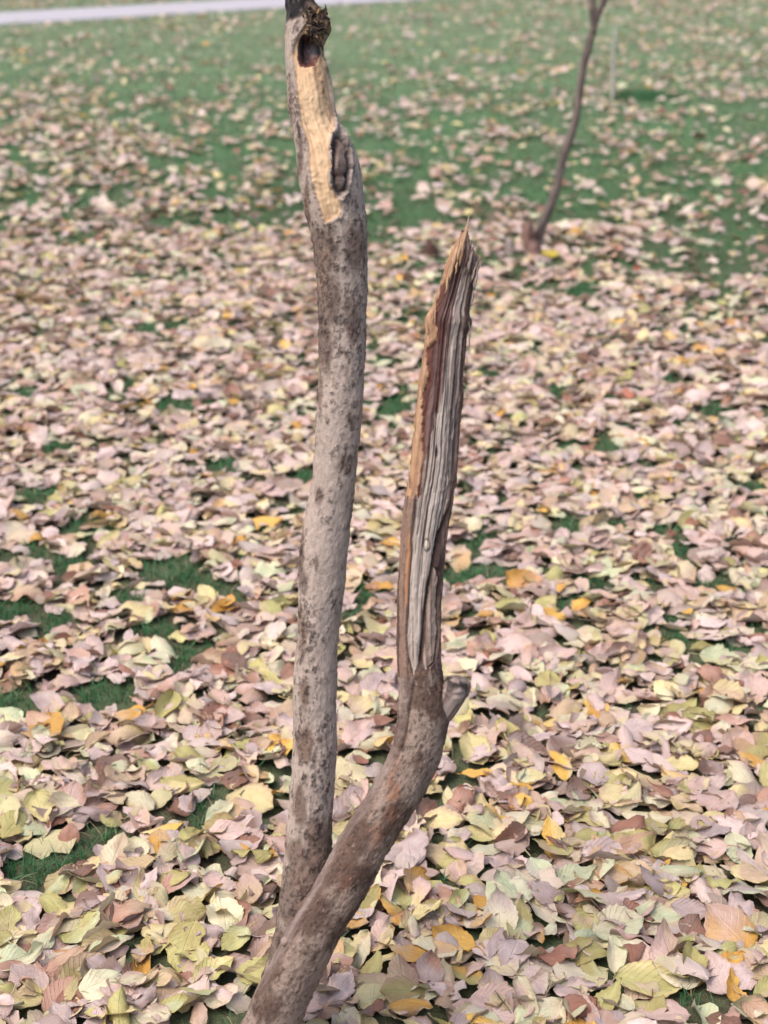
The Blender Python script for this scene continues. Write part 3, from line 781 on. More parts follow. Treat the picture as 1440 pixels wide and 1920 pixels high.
# ------------------------------------------------------------------ young tree and stake behind
def sapling():
    root = bpy.data.objects.new('sapling', None); COL.objects.link(root)
    B = ground(1003, 492); root.location = B
    tag(root, 'thin dark leaning sapling growing from a leaf mound behind the broken tree', 'tree')
    bpy.context.view_layer.update()
    Z = 6.0
    pts = [(996, 498, 25), (1003, 462, 24), (1016, 422, 21), (1035, 379, 18), (1047, 338, 17), (1056, 292, 17), (1068, 260, 18), (1079, 230, 15), (1087, 168, 15), (1095, 116, 16),
           (1108, 73, 15), (1119, 30, 14), (1133, 0, 13), (1150, -70, 12), (1160, -180, 10), (1172, -330, 7), (1176, -420, 3)]
    P = np.array([place(a, b, Z - 0.0001 * (480 - b)) for a, b, _ in pts]); R = np.array([c / 2.2 * Z / FPX for *_, c in pts])
    n = 160; t = np.linspace(0, len(P) - 1, n); k = np.arange(len(P))
    PP = np.stack([gsmooth(np.interp(t, k, P[:, i]), 4) for i in range(3)], -1); RR = gsmooth(np.interp(t, k, R), 4)
    V, Q, L = tube(PP, RR, 16, wob=.10, seed=9)
    f = fbm(L[:, 0] * 160, L[:, 1] * 14, 91, 3)
    c = lerp(srgb(66, 58, 55), srgb(108, 97, 92), smooth(.35, .68, f)[:, None])
    o = obj('trunk', quad_mesh('sapling_trunk', V, Q, c, L), MAT_BARK); under(o, root)
    def twig(name, pts, seed, ca=srgb(66, 58, 55), cb=srgb(108, 96, 90)):
        P = np.array([place(a, b, z) for a, b, z, _ in pts]); R = np.array([w_ / 2 * z / FPX for _, _, z, w_ in pts])
        n = 30; t = np.linspace(0, len(P) - 1, n); k = np.arange(len(P))
        V, Q, L = tube(np.stack([np.interp(t, k, P[:, i]) for i in range(3)], -1), np.interp(t, k, R), 12, wob=.14, seed=seed)
        f = fbm(L[:, 0] * 120, L[:, 1] * 30, seed, 3)
        o = obj(name, quad_mesh(name, V, Q, lerp(ca, cb, smooth(.35, .65, f)[:, None]), L), MAT_BARK); under(o, root); return o
    twig('branch', [(1113, 62, 5.95, 12), (1112, 25, 5.95, 13), (1109, 0, 5.95, 13), (1098, -70, 5.93, 11), (1070, -190, 5.9, 8), (1050, -280, 5.9, 3)], 92)
    twig('branch', [(1150, -70, 5.94, 8), (1190, -150, 5.96, 6), (1240, -240, 6.0, 3)], 93)
    s = twig('cut_stub', [(1000, 494, 5.98, 40), (996, 462, 5.97, 31), (991, 438, 5.96, 25), (988, 418, 5.95, 22)], 94, srgb(88, 66, 60), srgb(142, 114, 104))
    s['label'] = 'pinkish cut stub at the foot of the sapling'
    s = twig('cut_stub', [(957, 492, 5.99, 24), (955, 474, 5.98, 25), (954, 458, 5.98, 22), (953, 450, 5.98, 12)], 95, srgb(112, 100, 98), srgb(158, 146, 140))
    s['label'] = 'low grey rounded stub left of the sapling foot'
sapling()

def stake():
    zc = CAM_H * FPX / (CP * (192 - YH))
    pts = [(1148, 204, 8), (1148, 188, 8), (1150, 145, 7), (1149, 105, 6.5), (1152, 72, 6), (1153, 56, 5), (1153, 52, 3)]
    P = np.array([place(a, b, zc) for a, b, _ in pts]); R = [c / 2 * zc / FPX for *_, c in pts]
    V, Q, L = tube(P, R, 12, wob=.06, seed=4)
    c = lerp(srgb(158, 156, 148), srgb(122, 120, 112), fbm(L[:, 0] * 200, L[:, 1] * 10, 5, 3)[:, None])
    o = obj('stake', quad_mesh('stake', V, Q, c, L), MAT_WOOD)
    tag(o, 'thin pale stake standing on the lawn behind the sapling', 'stake')
stake()

# ------------------------------------------------------------------ fallen leaves
def leaf_shape(r_, nl, nw, pose):
    """unit-length leaf blade; returns vertices and (u, v)"""
    u = np.linspace(-1, 1, 2 * nw + 1)[None].repeat(nl + 1, 0)
    v = np.linspace(0, 1, nl + 1)[:, None].repeat(2 * nw + 1, 1)
    wd = np.clip(r_.normal(.315, .05), .2, .42); sk = r_.uniform(0.66, 1.08)
    prof = np.sin(math.pi * np.clip(v, 0, 1) ** sk) ** r_.uniform(.6, .95)
    tip = smooth(1.0, 0.80, v) * 0.25 + 0.75
    hw = wd * prof * tip + 0.004
    hw = hw * (1 + r_.uniform(-.08, .08) * np.sign(u))
    x = u * hw; y = v - 0.5 + 0.0 * u
    if nl >= 9:                                                    # saw-tooth margin
        tooth = np.where((np.arange(nl + 1) % 2 == 0), 1.0, 0.0)[:, None]
        edge = np.abs(u) > 0.99
        x = np.where(edge, x * (1 + 0.07 * (tooth - .5)), x)
        y = np.where(edge, y + 0.020 * tooth * (v < .95), y)
    x = x + r_.normal(0, .10) * (v - .3) ** 2 * 1.5                 # the midrib is seldom straight
    for _ in range(r_.integers(0, 3) if nl >= 6 else 0):                              # bitten or broken margin
        c0 = r_.uniform(.2, .97); sd = r_.choice([-1, 1]); dp = r_.uniform(.1, .6)
        cut = np.exp(-((v - c0) / r_.uniform(.06, .14)) ** 2) * dp * (u * sd > .3)
        x = x * (1 - cut)
    z = np.zeros_like(x)
    kx = ky = fold = rip = 0.0
    sg = 1 if r_.random() < .6 else -1
    if pose == 'flat': kx, ky, rip = sg * r_.uniform(.2, .9), r_.uniform(-.5, .5), .02
    elif pose == 'cupped': kx, ky, rip = sg * r_.uniform(1.4, 2.8), sg * r_.uniform(.2, 1.0), .03
    elif pose == 'curled': kx, ky, rip = sg * r_.uniform(3.0, 5.5), sg * r_.uniform(-.4, 1.2), .04
    elif pose == 'arched': kx, ky, rip = sg * r_.uniform(.2, 1.2), sg * r_.uniform(1.2, 2.2), .03
    elif pose == 'folded': fold, kx, ky, rip = sg * r_.uniform(.5, 1.3), sg * r_.uniform(.2, 1), r_.uniform(-.8, .8), .03
    else: kx, ky, rip = sg * r_.uniform(.3, 1.5), r_.uniform(-.9, .9), r_.uniform(.05, .085)
    if fold:
        a = math.atan(fold) * np.minimum(1, np.abs(x) / .05); z = z + np.abs(x) * np.sin(a) * np.sign(fold); x = x * np.cos(a)
    if abs(kx) > 1e-3:
        z = z + (1 - np.cos(kx * x)) / kx; x = np.sin(kx * x) / kx
    # margin ripple and crumple
    f = r_.uniform(9, 17)
    z = z + rip * np.abs(u) ** 1.6 * np.sin(v * f + r_.uniform(0, 6) + (u > 0) * r_.uniform(0, 3))
    z = z + rip * .5 * np.sin(u * r_.uniform(2, 5) + v * r_.uniform(4, 9) + r_.uniform(0, 6))
    z = z + 0.010 * np.cos(v * 9 * 2 * math.pi - np.abs(u) * 16) * np.abs(u) * (nl >= 12)
    z = z + rip * 1.1 * (vnoise(u * 1.8 + r_.uniform(0, 50), v * 3.2 + r_.uniform(0, 50), 5) - .5) + rip * .6 * (vnoise(u * 3.5 + 7, v * 6.5 + r_.uniform(0, 50), 6) - .5)
    tw = r_.normal(0, .5) * v
    x, z = x * np.cos(tw) - z * np.sin(tw), x * np.sin(tw) + z * np.cos(tw)
    if abs(ky) > 1e-3:
        a = ky * y; rr = 1 / ky - z
        y, z = rr * np.sin(a), 1 / ky - rr * np.cos(a)
    V = np.stack([x, y, z], -1).reshape(-1, 3)
    V[:, 2] -= np.median(V[:, 2])
    m = 2 * nw + 1
    i = np.arange(nl)[:, None] * m + np.arange(m - 1)[None]
    Q = np.stack([i, i + 1, i + m + 1, i + m], -1).reshape(-1, 4)
    return V, Q, u.ravel(), v.ravel()

PAL = {  # photo colours of the leaf faces
    'pinkish tan': (202, 175, 166), 'pale pink': (216, 195, 190), 'mauve grey': (184, 167, 165), 'tan': (194, 170, 142),
    'pale cream': (214, 206, 176), 'pale yellow': (216, 202, 150), 'yellow green': (188, 184, 122), 'olive': (170, 160, 104),
    'ochre': (200, 154, 74), 'salmon brown': (178, 140, 122), 'rust brown': (148, 104, 86), 'pale green': (196, 204, 168), 'yellow orange': (224, 182, 92),
    'brown': (128, 102, 90)}
PALN = list(PAL)
PALC = np.array([srgb(*PAL[k]) for k in PALN]) * 0.86
W_FAR = np.array([.24, .19, .14, .10, .12, .05, .025, .015, .025, .05, .03, .03, .005, .06]); W_FAR /= W_FAR.sum()
W_NEAR = np.array([.15, .10, .12, .09, .11, .10, .11, .06, .025, .05, .035, .06, .008, .05]); W_NEAR /= W_NEAR.sum()
CW_FAR = np.cumsum(W_FAR)
SECOND = {'pinkish tan': ['tan', 'mauve grey', 'pale yellow', 'salmon brown'], 'pale pink': ['pinkish tan', 'pale cream', 'mauve grey'], 'mauve grey': ['pinkish tan', 'brown', 'pale pink'],
          'tan': ['pale yellow', 'salmon brown', 'olive'], 'pale cream': ['pale yellow', 'pinkish tan', 'pale green'], 'pale yellow': ['yellow green', 'tan', 'pinkish tan'],
          'yellow green': ['pale green', 'tan', 'olive'], 'olive': ['ochre', 'salmon brown', 'yellow green'], 'ochre': ['yellow orange', 'salmon brown', 'tan'], 'salmon brown': ['rust brown', 'tan', 'pinkish tan'],
          'rust brown': ['salmon brown', 'brown'], 'pale green': ['pale yellow', 'mauve grey', 'pale cream'], 'yellow orange': ['ochre', 'pale yellow', 'tan'], 'brown': ['mauve grey', 'rust brown']}
SECI = [[PALN.index(s) for s in SECOND[k]] for k in PALN]
POSES = ['flat', 'cupped', 'curled', 'arched', 'folded', 'wavy']
POSEP = [.17, .23, .15, .16, .10, .19]

def leaf_masks(r_, u, v, count=5):
    out = []
    for k in range(count):
        kind = k % 5
        nz = vnoise(u * 1.3 + r_.uniform(0, 99), v * 2.6, int(r_.integers(1, 999)))
        if kind == 0: m = smooth(.35, 1.0, np.abs(u) + .4 * (nz - .5))
        elif kind == 1: m = smooth(.3, .9, v + .5 * (nz - .5))
        elif kind == 2: m = smooth(.42, .66, nz)
        elif kind == 3: m = smooth(-.1, .5, u + .8 * (nz - .5)) * .8
        else: m = smooth(.75, .25, v + .5 * (nz - .5)) * .7
        out.append((m * .85)[:, None])
    return out

def leaf_colour(r_, ci, u, v, second=None, masks=None):
    c0 = PALC[ci]; sec = SECI[ci]
    c1 = PALC[second if second is not None else sec[int(r_.random() * len(sec))]]
    m = masks[int(r_.random() * len(masks))] if masks else leaf_masks(r_, u, v)[int(r_.random() * 5)]
    return lerp(c0, c1, m) * (.84 + .30 * r_.random())

# bare places where the turf shows between the leaves (photo x, y, radius px)
HOLES = [(150, 1000, 42), (35, 1045, 40), (330, 1075, 52), (245, 1130, 30), (380, 1108, 36), (300, 1190, 50), (365, 1232, 40), (25, 1330, 48), (90, 1612, 62), (60, 1650, 40),
         (215, 1575, 38), (372, 1532, 42), (655, 1130, 34), (880, 1035, 34), (875, 1085, 30), (945, 1082, 30), (1130, 836, 24), (1062, 992, 26), (1275, 1038, 28), (1320, 1090, 30),
         (1040, 1140, 24), (735, 770, 34), (575, 900, 28), (105, 850, 28), (828, 1655, 30), (905, 1640, 24), (1305, 1888, 30), (195, 1312, 34), (1405, 925, 24), (1030, 742, 22), (110, 1175, 34),
         (430, 880, 26), (730, 690, 26), (325, 770, 34), (300, 620, 40), (60, 740, 36), (1350, 780, 34), (1240, 480, 40), (1080, 545, 34), (930, 720, 22), (1170, 878, 16), (140, 1065, 34), (20, 1150, 36), (90, 930, 26), (1110, 1100, 20), (540, 960, 24)]
HW = np.array([[*ground(a, b)[:2], 0.88 * c * (CAM_H / (CP * (b - YH))) + .010] for a, b, c in HOLES])   # world x, y, radius
def hole_mask(x, y):
    m = np.zeros(np.shape(x))
    for hx, hy, hr in HW:
        dd = np.sqrt((x - hx) ** 2 + ((y - hy) / 1.25) ** 2) / (hr * 1.25)
        m = np.maximum(m, smooth(1.15, .75, dd))
    return m

def cover(x, y):
    """share of the ground covered by leaves"""
    n = fbm(x * 2.3 + 9, y * 1.5 + 3, 201, 4); n2 = fbm(x * .6 + 4, y * .45, 202, 3); n3 = fbm(x * 6.5, y * 3.6, 203, 2)
    left = smooth(.3, -1.0, x)
    nn = .36 * n + .22 * n2 + .42 * n3
    t = smooth(3.4, 7.0 + .9 * left, y)
    lo = lerp(.23, .495, t) - .03 * left * smooth(5, 7, y) + .07 * left * smooth(8, 11, y) - .05 * smooth(.5, 3, x) * smooth(8, 13, y) + .03 * smooth(9, 14, y)
    k = smooth(lo - .11, lo + .13, nn) * lerp(1.0, .70, smooth(6, 9, y)) * lerp(1, .65, smooth(9, 14, y)) + lerp(.10, .05, smooth(8, 12, y))
    return np.clip(np.maximum(k, mound(x, y) / .03), 0, 1)

CELL = 0.01
HX0, HY0, HNX, HNY = -2.6, 0.9, 520, 620
HM = np.full((HNX, HNY), 0.010)
gx = HX0 + (np.arange(HNX) + .5) * CELL; gy = HY0 + (np.arange(HNY) + .5) * CELL
GXX, GYY = np.meshgrid(gx, gy, indexing='ij')
HM += terrain(GXX, GYY)
COV = np.zeros((HNX, HNY), bool)

def settle(Vr, x, y):
    """height at which the turned leaf rests on what lies below"""
    ii = ((x + Vr[:, 0] - HX0) / CELL).astype(int).clip(0, HNX - 1); jj = ((y + Vr[:, 1] - HY0) / CELL).astype(int).clip(0, HNY - 1)
    gap = HM[ii, jj] - Vr[:, 2]
    COV[ii, jj] = True
    z = np.partition(gap, int(len(gap) * .58))[int(len(gap) * .58)]
    np.maximum.at(HM, (ii, jj), np.minimum(z + Vr[:, 2] + .0008, HM[ii, jj] + .006))
    return z

def rot(yaw, tx, ty, flip):
    e = Euler((tx + (math.pi if flip else 0), ty, 0), 'XYZ').to_matrix()
    return np.array(Matrix.Rotation(yaw, 3, 'Z') @ e)

def frustum_half(y):
    return 0.27 * y + 0.55

def scatter(y0, y1, dens):
    hw = frustum_half(y1); n = int((y1 - y0) * 2 * hw * dens)
    x = rng.uniform(-hw, hw, n); y = rng.uniform(y0, y1, n)
    k = np.abs(x) < frustum_half(y)
    return x[k], y[k]

acc = {'V': [], 'Q': [], 'C': [], 'L': []}
acc_n = 0
def add_leaf(V, Q, C, u, v):
    global acc_n
    acc['V'].append(V); acc['Q'].append(Q + acc_n); acc['C'].append(C)
    acc['L'].append(np.column_stack([u, v, np.full(len(u), rng.random())])); acc_n += len(V)

def protos(nl, nw, count, seed):
    r_ = np.random.default_rng(seed)
    out = []
    for _ in range(count):
        V, Q, u, v = leaf_shape(r_, nl, nw, POSES[r_.choice(6, p=POSEP)])
        out.append((V, Q, u, v, leaf_masks(r_, u, v)))
    return out

P_NEAR, P_MID, P_FAR = protos(10, 2, 180, 1), protos(6, 2, 120, 2), protos(4, 1, 60, 3)
TRUNK = BASE[:2] + np.array([0.01, 0.02])

def near_leaves():
    x, y = scatter(1.15, 6.6, 1500)
    o = np.argsort(rng.random(len(x)) - 0.0 * y); x, y = x[o], y[o]
    cv = cover(x, y); hm_ = hole_mask(x, y)
    keep = (rng.random(len(x)) < cv * (1 - .90 * hm_) * np.interp(y, [3.2, 4.6, 6.6], [1, .80, .42])) & (np.hypot(x - TRUNK[0], y - TRUNK[1]) > .075)
    x, y = x[keep], y[keep]
    for k in range(len(x)):
        near = y[k] < 3.4
        V, Q, u, v, mk = (P_NEAR if near else P_MID)[rng.integers(0, 180 if near else 120)]
        L = np.clip(rng.normal(.061, .017), .024, .098)
        R = rot(rng.uniform(0, 6.283), rng.normal(0, .17), rng.normal(0, .17), rng.random() < .35)
        Vr = (V * L) @ R.T
        z = settle(Vr, x[k], y[k])
        t = min(1, max(0, (y[k] - 1.8) / 1.6)); wts = lerp(W_NEAR, W_FAR, t)
        C = leaf_colour(rng, min(13, int(np.searchsorted(np.cumsum(wts), rng.random()))), u, v, None, mk)
        add_leaf(Vr + [x[k], y[k], z], Q, C, u, v)
    return len(x)

def far_leaves(y0, y1, dens, P):
    x, y = scatter(y0, y1, dens)
    cv = cover(x, y); pd = path_dist(x, y)
    onp = (pd > -.05) & (pd < PATH_W + .05)
    keep = rng.random(len(x)) < cv * np.where(onp, .03, 1) * (np.interp(y, [6.6, 11], [1, .62]) if y1 < 12 else np.interp(y, [11, 14], [1, .8]))
    x, y = x[keep], y[keep]; zt = terrain(x, y) + np.where(onp[keep], .012, 0)
    for k in range(len(x)):
        V, Q, u, v, mk = P[rng.integers(0, len(P))]
        L = np.clip(rng.normal(.060, .016), .025, .1)
        R = rot(rng.uniform(0, 6.283), rng.normal(0, .22), rng.normal(0, .22), rng.random() < .35)
        ci = min(13, int(np.searchsorted(CW_FAR, rng.random())))
        C = np.repeat((lerp(PALC[ci], PALC[SECI[ci][int(rng.random() * len(SECI[ci]))]], rng.random() * .6) * rng.uniform(.86, 1.12))[None], len(V), 0)
        add_leaf((V * L) @ R.T + [x[k], y[k], zt[k] + rng.uniform(.020, .036)], Q, C, u, v)
    return len(x)

n1 = near_leaves()
n2 = far_leaves(6.6, 11, 620, P_FAR)
n3 = far_leaves(11, 24, 330, P_FAR)
print('litter leaves', n1, n2, n3, 'quads', sum(len(q) for q in acc['Q']))
litter = obj('leaf_litter', quad_mesh('leaf_litter', np.concatenate(acc['V']), np.concatenate(acc['Q']), np.concatenate(acc['C']), np.concatenate(acc['L'])), MAT_LEAF)
tag(litter, 'deep scatter of dry pinkish and yellow leaves over the lawn', 'leaves', kind='stuff')

# the largest leaves, one object each.  (photo x, y, length px, heading deg [0 = right, 90 = away], colour, second colour, pose, tilt toward viewer deg)
MARK = [(151, 1761, 100, 60, 'yellow green', 'pale green', 'flat', 14), (35, 1824, 108, 20, 'pale green', 'pale cream', 'cupped', 10), (340, 1490, 88, -12, 'olive', 'pale yellow', 'flat', 8),
        (134, 1518, 80, 95, 'pinkish tan', 'salmon brown', 'flat', 30), (130, 1580, 54, 92, 'rust brown', 'salmon brown', 'flat', 28), (267, 1563, 84, 10, 'pale pink', 'pinkish tan', 'cupped', 8),
        (219, 1626, 92, 80, 'pale cream', 'tan', 'flat', 25), (206, 1678, 60, 40, 'pale yellow', 'pale green', 'cupped', 12), (337, 1671, 82, 30, 'salmon brown', 'mauve grey', 'flat', 10),
        (347, 1730, 84, 15, 'olive', 'pale yellow', 'flat', 12), (309, 1766, 92, 5, 'pale yellow', 'pale cream', 'cupped', 6), (240, 1733, 104, 18, 'salmon brown', 'tan', 'arched', 14),
        (278, 1671, 66, 60, 'pale pink', 'mauve grey', 'wavy', 20), (59, 1750, 66, 100, 'mauve grey', 'pale pink', 'wavy', 25), (413, 1542, 76, 48, 'pale green', 'pale cream', 'folded', 16),
        (444, 1577, 112, 8, 'pinkish tan', 'mauve grey', 'wavy', 10), (423, 1733, 88, 100, 'pale cream', 'pale green', 'wavy', 22), (385, 1771, 80, 0, 'mauve grey', 'pale pink', 'curled', 6),
        (115, 1886, 98, 60, 'salmon brown', 'yellow green', 'flat', 14), (403, 1844, 92, 40, 'yellow green', 'pale yellow', 'cupped', 8), (340, 1903, 96, 25, 'yellow green', 'pale green', 'cupped', 8),
        (270, 1896, 72, 40, 'mauve grey', 'brown', 'wavy', 14), (20, 1755, 80, 95, 'yellow green', 'tan', 'flat', 25), (470, 1690, 70, 80, 'tan', 'pinkish tan', 'flat', 24), (210, 1790, 90, 30, 'pale green', 'pinkish tan', 'flat', 8),
        (1052, 1452, 78, 100, 'yellow orange', 'pale cream', 'flat', 30), (1279, 1449, 70, -4, 'pale yellow', 'yellow green', 'cupped', 10), (1035, 1595, 92, 105, 'yellow orange', 'pale yellow', 'flat', 30),
        (1204, 1441, 84, 130, 'pale pink', 'mauve grey', 'flat', 16), (1365, 1767, 126, 125, 'ochre', 'pinkish tan', 'flat', 24), (937, 1745, 104, 88, 'pale cream', 'mauve grey', 'cupped', 26),
        (975, 1752, 92, 84, 'olive', 'pale green', 'flat', 28), (1234, 1734, 92, -15, 'pale green', 'pale cream', 'cupped', 6), (1162, 1516, 86, -25, 'tan', 'pale yellow', 'flat', 8),
        (1080, 1659, 92, 25, 'pale cream', 'pale green', 'cupped', 8), (1147, 1659, 92, -40, 'tan', 'ochre', 'arched', 12), (1050, 1809, 92, 20, 'rust brown', 'salmon brown', 'wavy', 10),
        (1076, 1872, 82, 10, 'pale pink', 'mauve grey', 'wavy', 12), (1108, 1837, 66, 130, 'olive', 'pale green', 'flat', 18), (1215, 1857, 132, -12, 'yellow green', 'pale yellow', 'folded', 8),
        (1136, 1891, 96, 60, 'yellow green', 'olive', 'cupped', 14), (922, 1884, 96, 100, 'tan', 'mauve grey', 'arched', 20), (1249, 1809, 114, 105, 'pinkish tan', 'tan', 'arched', 26),
        (1297, 1831, 98, 80, 'olive', 'yellow green', 'folded', 22), (1335, 1850, 92, 115, 'pale pink', 'pinkish tan', 'flat', 20), (1376, 1872, 76, 95, 'ochre', 'yellow orange', 'cupped', 20),
        (1414, 1659, 104, -10, 'tan', 'pale yellow', 'flat', 10), (1275, 1659, 82, -8, 'pale green', 'pale cream', 'curled', 4), (1226, 1677, 86, 120, 'mauve grey', 'pinkish tan', 'arched', 14),
        (1294, 1722, 78, -20, 'mauve grey', 'pale pink', 'cupped', 8), (1384, 1722, 70, 120, 'mauve grey', 'pale pink', 'wavy', 18), (1260, 1621, 98, 0, 'yellow green', 'pale cream', 'curled', 6),
        (888, 1425, 84, 110, 'pale yellow', 'yellow green', 'cupped', 22), (872, 1365, 74, 70, 'yellow green', 'pale yellow', 'wavy', 20), (852, 1781, 98, 150, 'ochre', 'yellow orange', 'arched', 16),
        (1025, 1143, 58, 30, 'yellow green', 'pale yellow', 'flat', 16), (205, 1030, 62, 50, 'pale yellow', 'yellow green', 'cupped', 18), (495, 990, 74, 0, 'yellow orange', 'ochre', 'cupped', 10), (705, 1192, 78, 120, 'pale yellow', 'pale cream', 'flat', 18),
        (268, 1170, 60, 50, 'pale yellow', 'pale green', 'flat', 14), (388, 1130, 58, 120, 'pale yellow', 'yellow green', 'flat', 18), (500, 1082, 74, 0, 'pale green', 'pale cream', 'wavy', 10), (1350, 1250, 82, -14, 'pale green', 'pale yellow', 'cupped', 6),
        (1382, 1368, 88, -6, 'salmon brown', 'pinkish tan', 'flat', 8), (1190, 965, 76, 10, 'tan', 'pale yellow', 'flat', 14), (1140, 948, 66, 80, 'tan', 'pinkish tan', 'flat', 24), (1060, 1350, 90, 40, 'tan', 'olive', 'arched', 12),
        (715, 1775, 92, 75, 'pinkish tan', 'pale yellow', 'wavy', 20), (690, 1712, 80, 60, 'olive', 'ochre', 'flat', 14), (755, 1860, 92, 100, 'tan', 'salmon brown', 'flat', 24), (805, 1845, 86, 95, 'salmon brown', 'mauve grey', 'arched', 22),
        (690, 1840, 84, 70, 'olive', 'yellow green', 'flat', 18), (640, 1880, 86, 60, 'mauve grey', 'pale pink', 'wavy', 16), (770, 1905, 84, 0, 'ochre', 'tan', 'curled', 4), (945, 1335, 74, 0, 'pale cream', 'mauve grey', 'cupped', 8), (1190, 1165, 66, 0, 'pinkish tan', 'tan', 'arched', 10),
        (860, 1650, 66, 90, 'pinkish tan', 'tan', 'folded', 18), (830, 1555, 80, -10, 'pale yellow', 'tan', 'flat', 10), (1015, 1400, 60, 20, 'mauve grey', 'pale pink', 'flat', 10), (880, 1930, 80, 20, 'mauve grey', 'tan', 'cupped', 8)]

GROUP = 'large fallen leaves in the foreground'
leaf_records = []

def ground_leaf(px, py, lpx, head, ci, sec, pose, tilt, stalk, r_):
    P = ground(px, py)
    zc = CAM_H * FPX / (CP * (py - YH))
    L = lpx * zc / FPX
    V, Q, u, v = leaf_shape(r_, 16, 3, pose)
    V = V * L
    yaw = math.radians(head) - math.pi / 2
    # lean the blade up towards the viewer about the world x axis
    Rm = np.array(Matrix.Rotation(math.radians(tilt), 3, 'X')) @ rot(yaw, r_.normal(0, .08), r_.normal(0, .08), False)
    Vr = V @ Rm.T
    z = settle(Vr, P[0], P[1]) + .0015
    C = leaf_colour(r_, ci, u, v, sec)
    me = quad_mesh('fallen_leaf', V, Q, C, np.column_stack([u, v, np.full(len(u), r_.random())]))
    o = obj('fallen_leaf', me, MAT_LEAF)
    o.matrix_world = Matrix.Translation((P[0], P[1], z)) @ Matrix(Rm.tolist()).to_4x4()
    if stalk:
        b = V[3]; t = np.linspace(0, 1, 5)[:, None]; cv = r_.normal(0, .08)
        path = b + np.hstack([cv * L * t * t, -t * L * .26, .05 * L * t * t])
        Vs, Qs, Ls = tube(path, np.linspace(.0011, .0009, 5), 6)
        s = obj('stalk', quad_mesh('stalk', Vs, Qs, np.tile(lerp(PALC[ci], srgb(160, 120, 80), .5), (len(Vs), 1)), Ls), MAT_GRASS, o)
    leaf_records.append(dict(o=o, px=px, py=py, lpx=lpx, L=L, ci=ci, pose=pose, stalk=stalk, tilt=tilt))

def foreground_leaves():
    r_ = np.random.default_rng(99)
    pts = [(m[0], m[1], m[2]) for m in MARK]
    cand = []
    tries = 0
    while len(cand) + len(MARK) < 300 and tries < 12000:
        tries += 1
        py = 1240 + 690 * r_.random() ** .85; px = r_.uniform(-10, 1450)
        lp = np.clip(r_.normal(.066, .014), .04, .095) * CP * (py - YH) / CAM_H
        PT = np.array(pts)
        if (np.hypot(px - PT[:, 0], (py - PT[:, 1]) * 1.5) < .36 * (lp + PT[:, 2])).any(): continue
        hx, hy = ground(px, py)[:2]
        if float(hole_mask(np.array([hx]), np.array([hy]))[0]) > .3 or math.hypot(hx - TRUNK[0], hy - TRUNK[1]) < .08: continue
        if 1500 < py and abs(px - (620 - (py - 1730) * .6)) < 40 and py > 1780: continue
        pts.append((px, py, lp)); cand.append((px, py, lp))
    cand.sort(key=lambda c: c[1])
    for px, py, lp in cand:
        t = min(1, max(0, (1650 - py) / 400))
        wts = lerp(W_NEAR, W_FAR, t)
        if px < 500 and py > 1600:
            wts = wts * np.where(np.isin(PALN, ['yellow green', 'pale yellow', 'pale green', 'olive', 'pale cream']), 2.4, 1); wts = wts / wts.sum()
        ci = r_.choice(len(PALN), p=wts)
        ground_leaf(px, py, lp, r_.uniform(0, 360), ci, None, POSES[r_.choice(6, p=POSEP)], r_.normal(8, 9), r_.random() < .35, r_)
    for m in sorted(MARK, key=lambda m: m[1]):
        ground_leaf(m[0], m[1], m[2], m[3], PALN.index(m[4]), PALN.index(m[5]), m[6], m[7], r_.random() < .35, r_)
foreground_leaves()

def label_leaves():
    def hz(x):
        for lim, s in ((110, 'at the left edge'), (230, 'far left of the tree'), (350, 'left of the tree'), (500, 'just left of the upright stem'), (640, 'beside the stems'), (780, 'just right of the trunk'),
                       (920, 'right of the leaning stem'), (1060, 'right of the tree'), (1190, 'well right of the tree'), (1320, 'far right of the tree')):
            if x < lim: return s
        return 'at the right edge'
    def vt(y):
        for lim, s in ((1100, 'behind mid-picture'), (1300, 'past the stub'), (1420, 'by the stem bend'), (1540, 'below the stem bend'), (1660, 'level with the fork'), (1780, 'below the fork'), (1860, 'near the bottom')):
            if y < lim: return s
        return 'along the bottom'
    def base(r, extra=()):
        size = 'big' if r['L'] > .073 else ('small' if r['L'] < .056 else '')
        w_ = [size if 'size' in extra else '', PALN[r['ci']], r['pose'], 'fallen leaf', 'with a stalk' if (r['stalk'] and 'stalk' in extra) else '', vt(r['py']) + ',', hz(r['px'])]
        return ' '.join(a for a in w_ if a)
    groups = {}
    for r in leaf_records: groups.setdefault(base(r), []).append(r)
    for k, rs in groups.items():
        if len(rs) == 1: rs[0]['o']['label'] = k; continue
        sub = {}
        for r in rs: sub.setdefault(base(r, ('size',)), []).append(r)
        for k2, r2 in sub.items():
            if len(r2) == 1 and k2 != k: r2[0]['o']['label'] = k2; continue
            r2.sort(key=lambda r: r['px'])
            nm = ['leftmost', 'rightmost'] if len(r2) == 2 else ['leftmost', 'middle', 'rightmost', 'farthest']
            if len(r2) == 1: nm = ['mid-sized']
            for r, s in zip(r2, nm): r['o']['label'] = s + ' ' + k2
    for r in leaf_records:
        r['o']['category'] = 'leaf'; r['o']['group'] = GROUP
        if 'label' not in r['o']: r['o']['label'] = base(r, ('size', 'stalk'))
label_leaves()

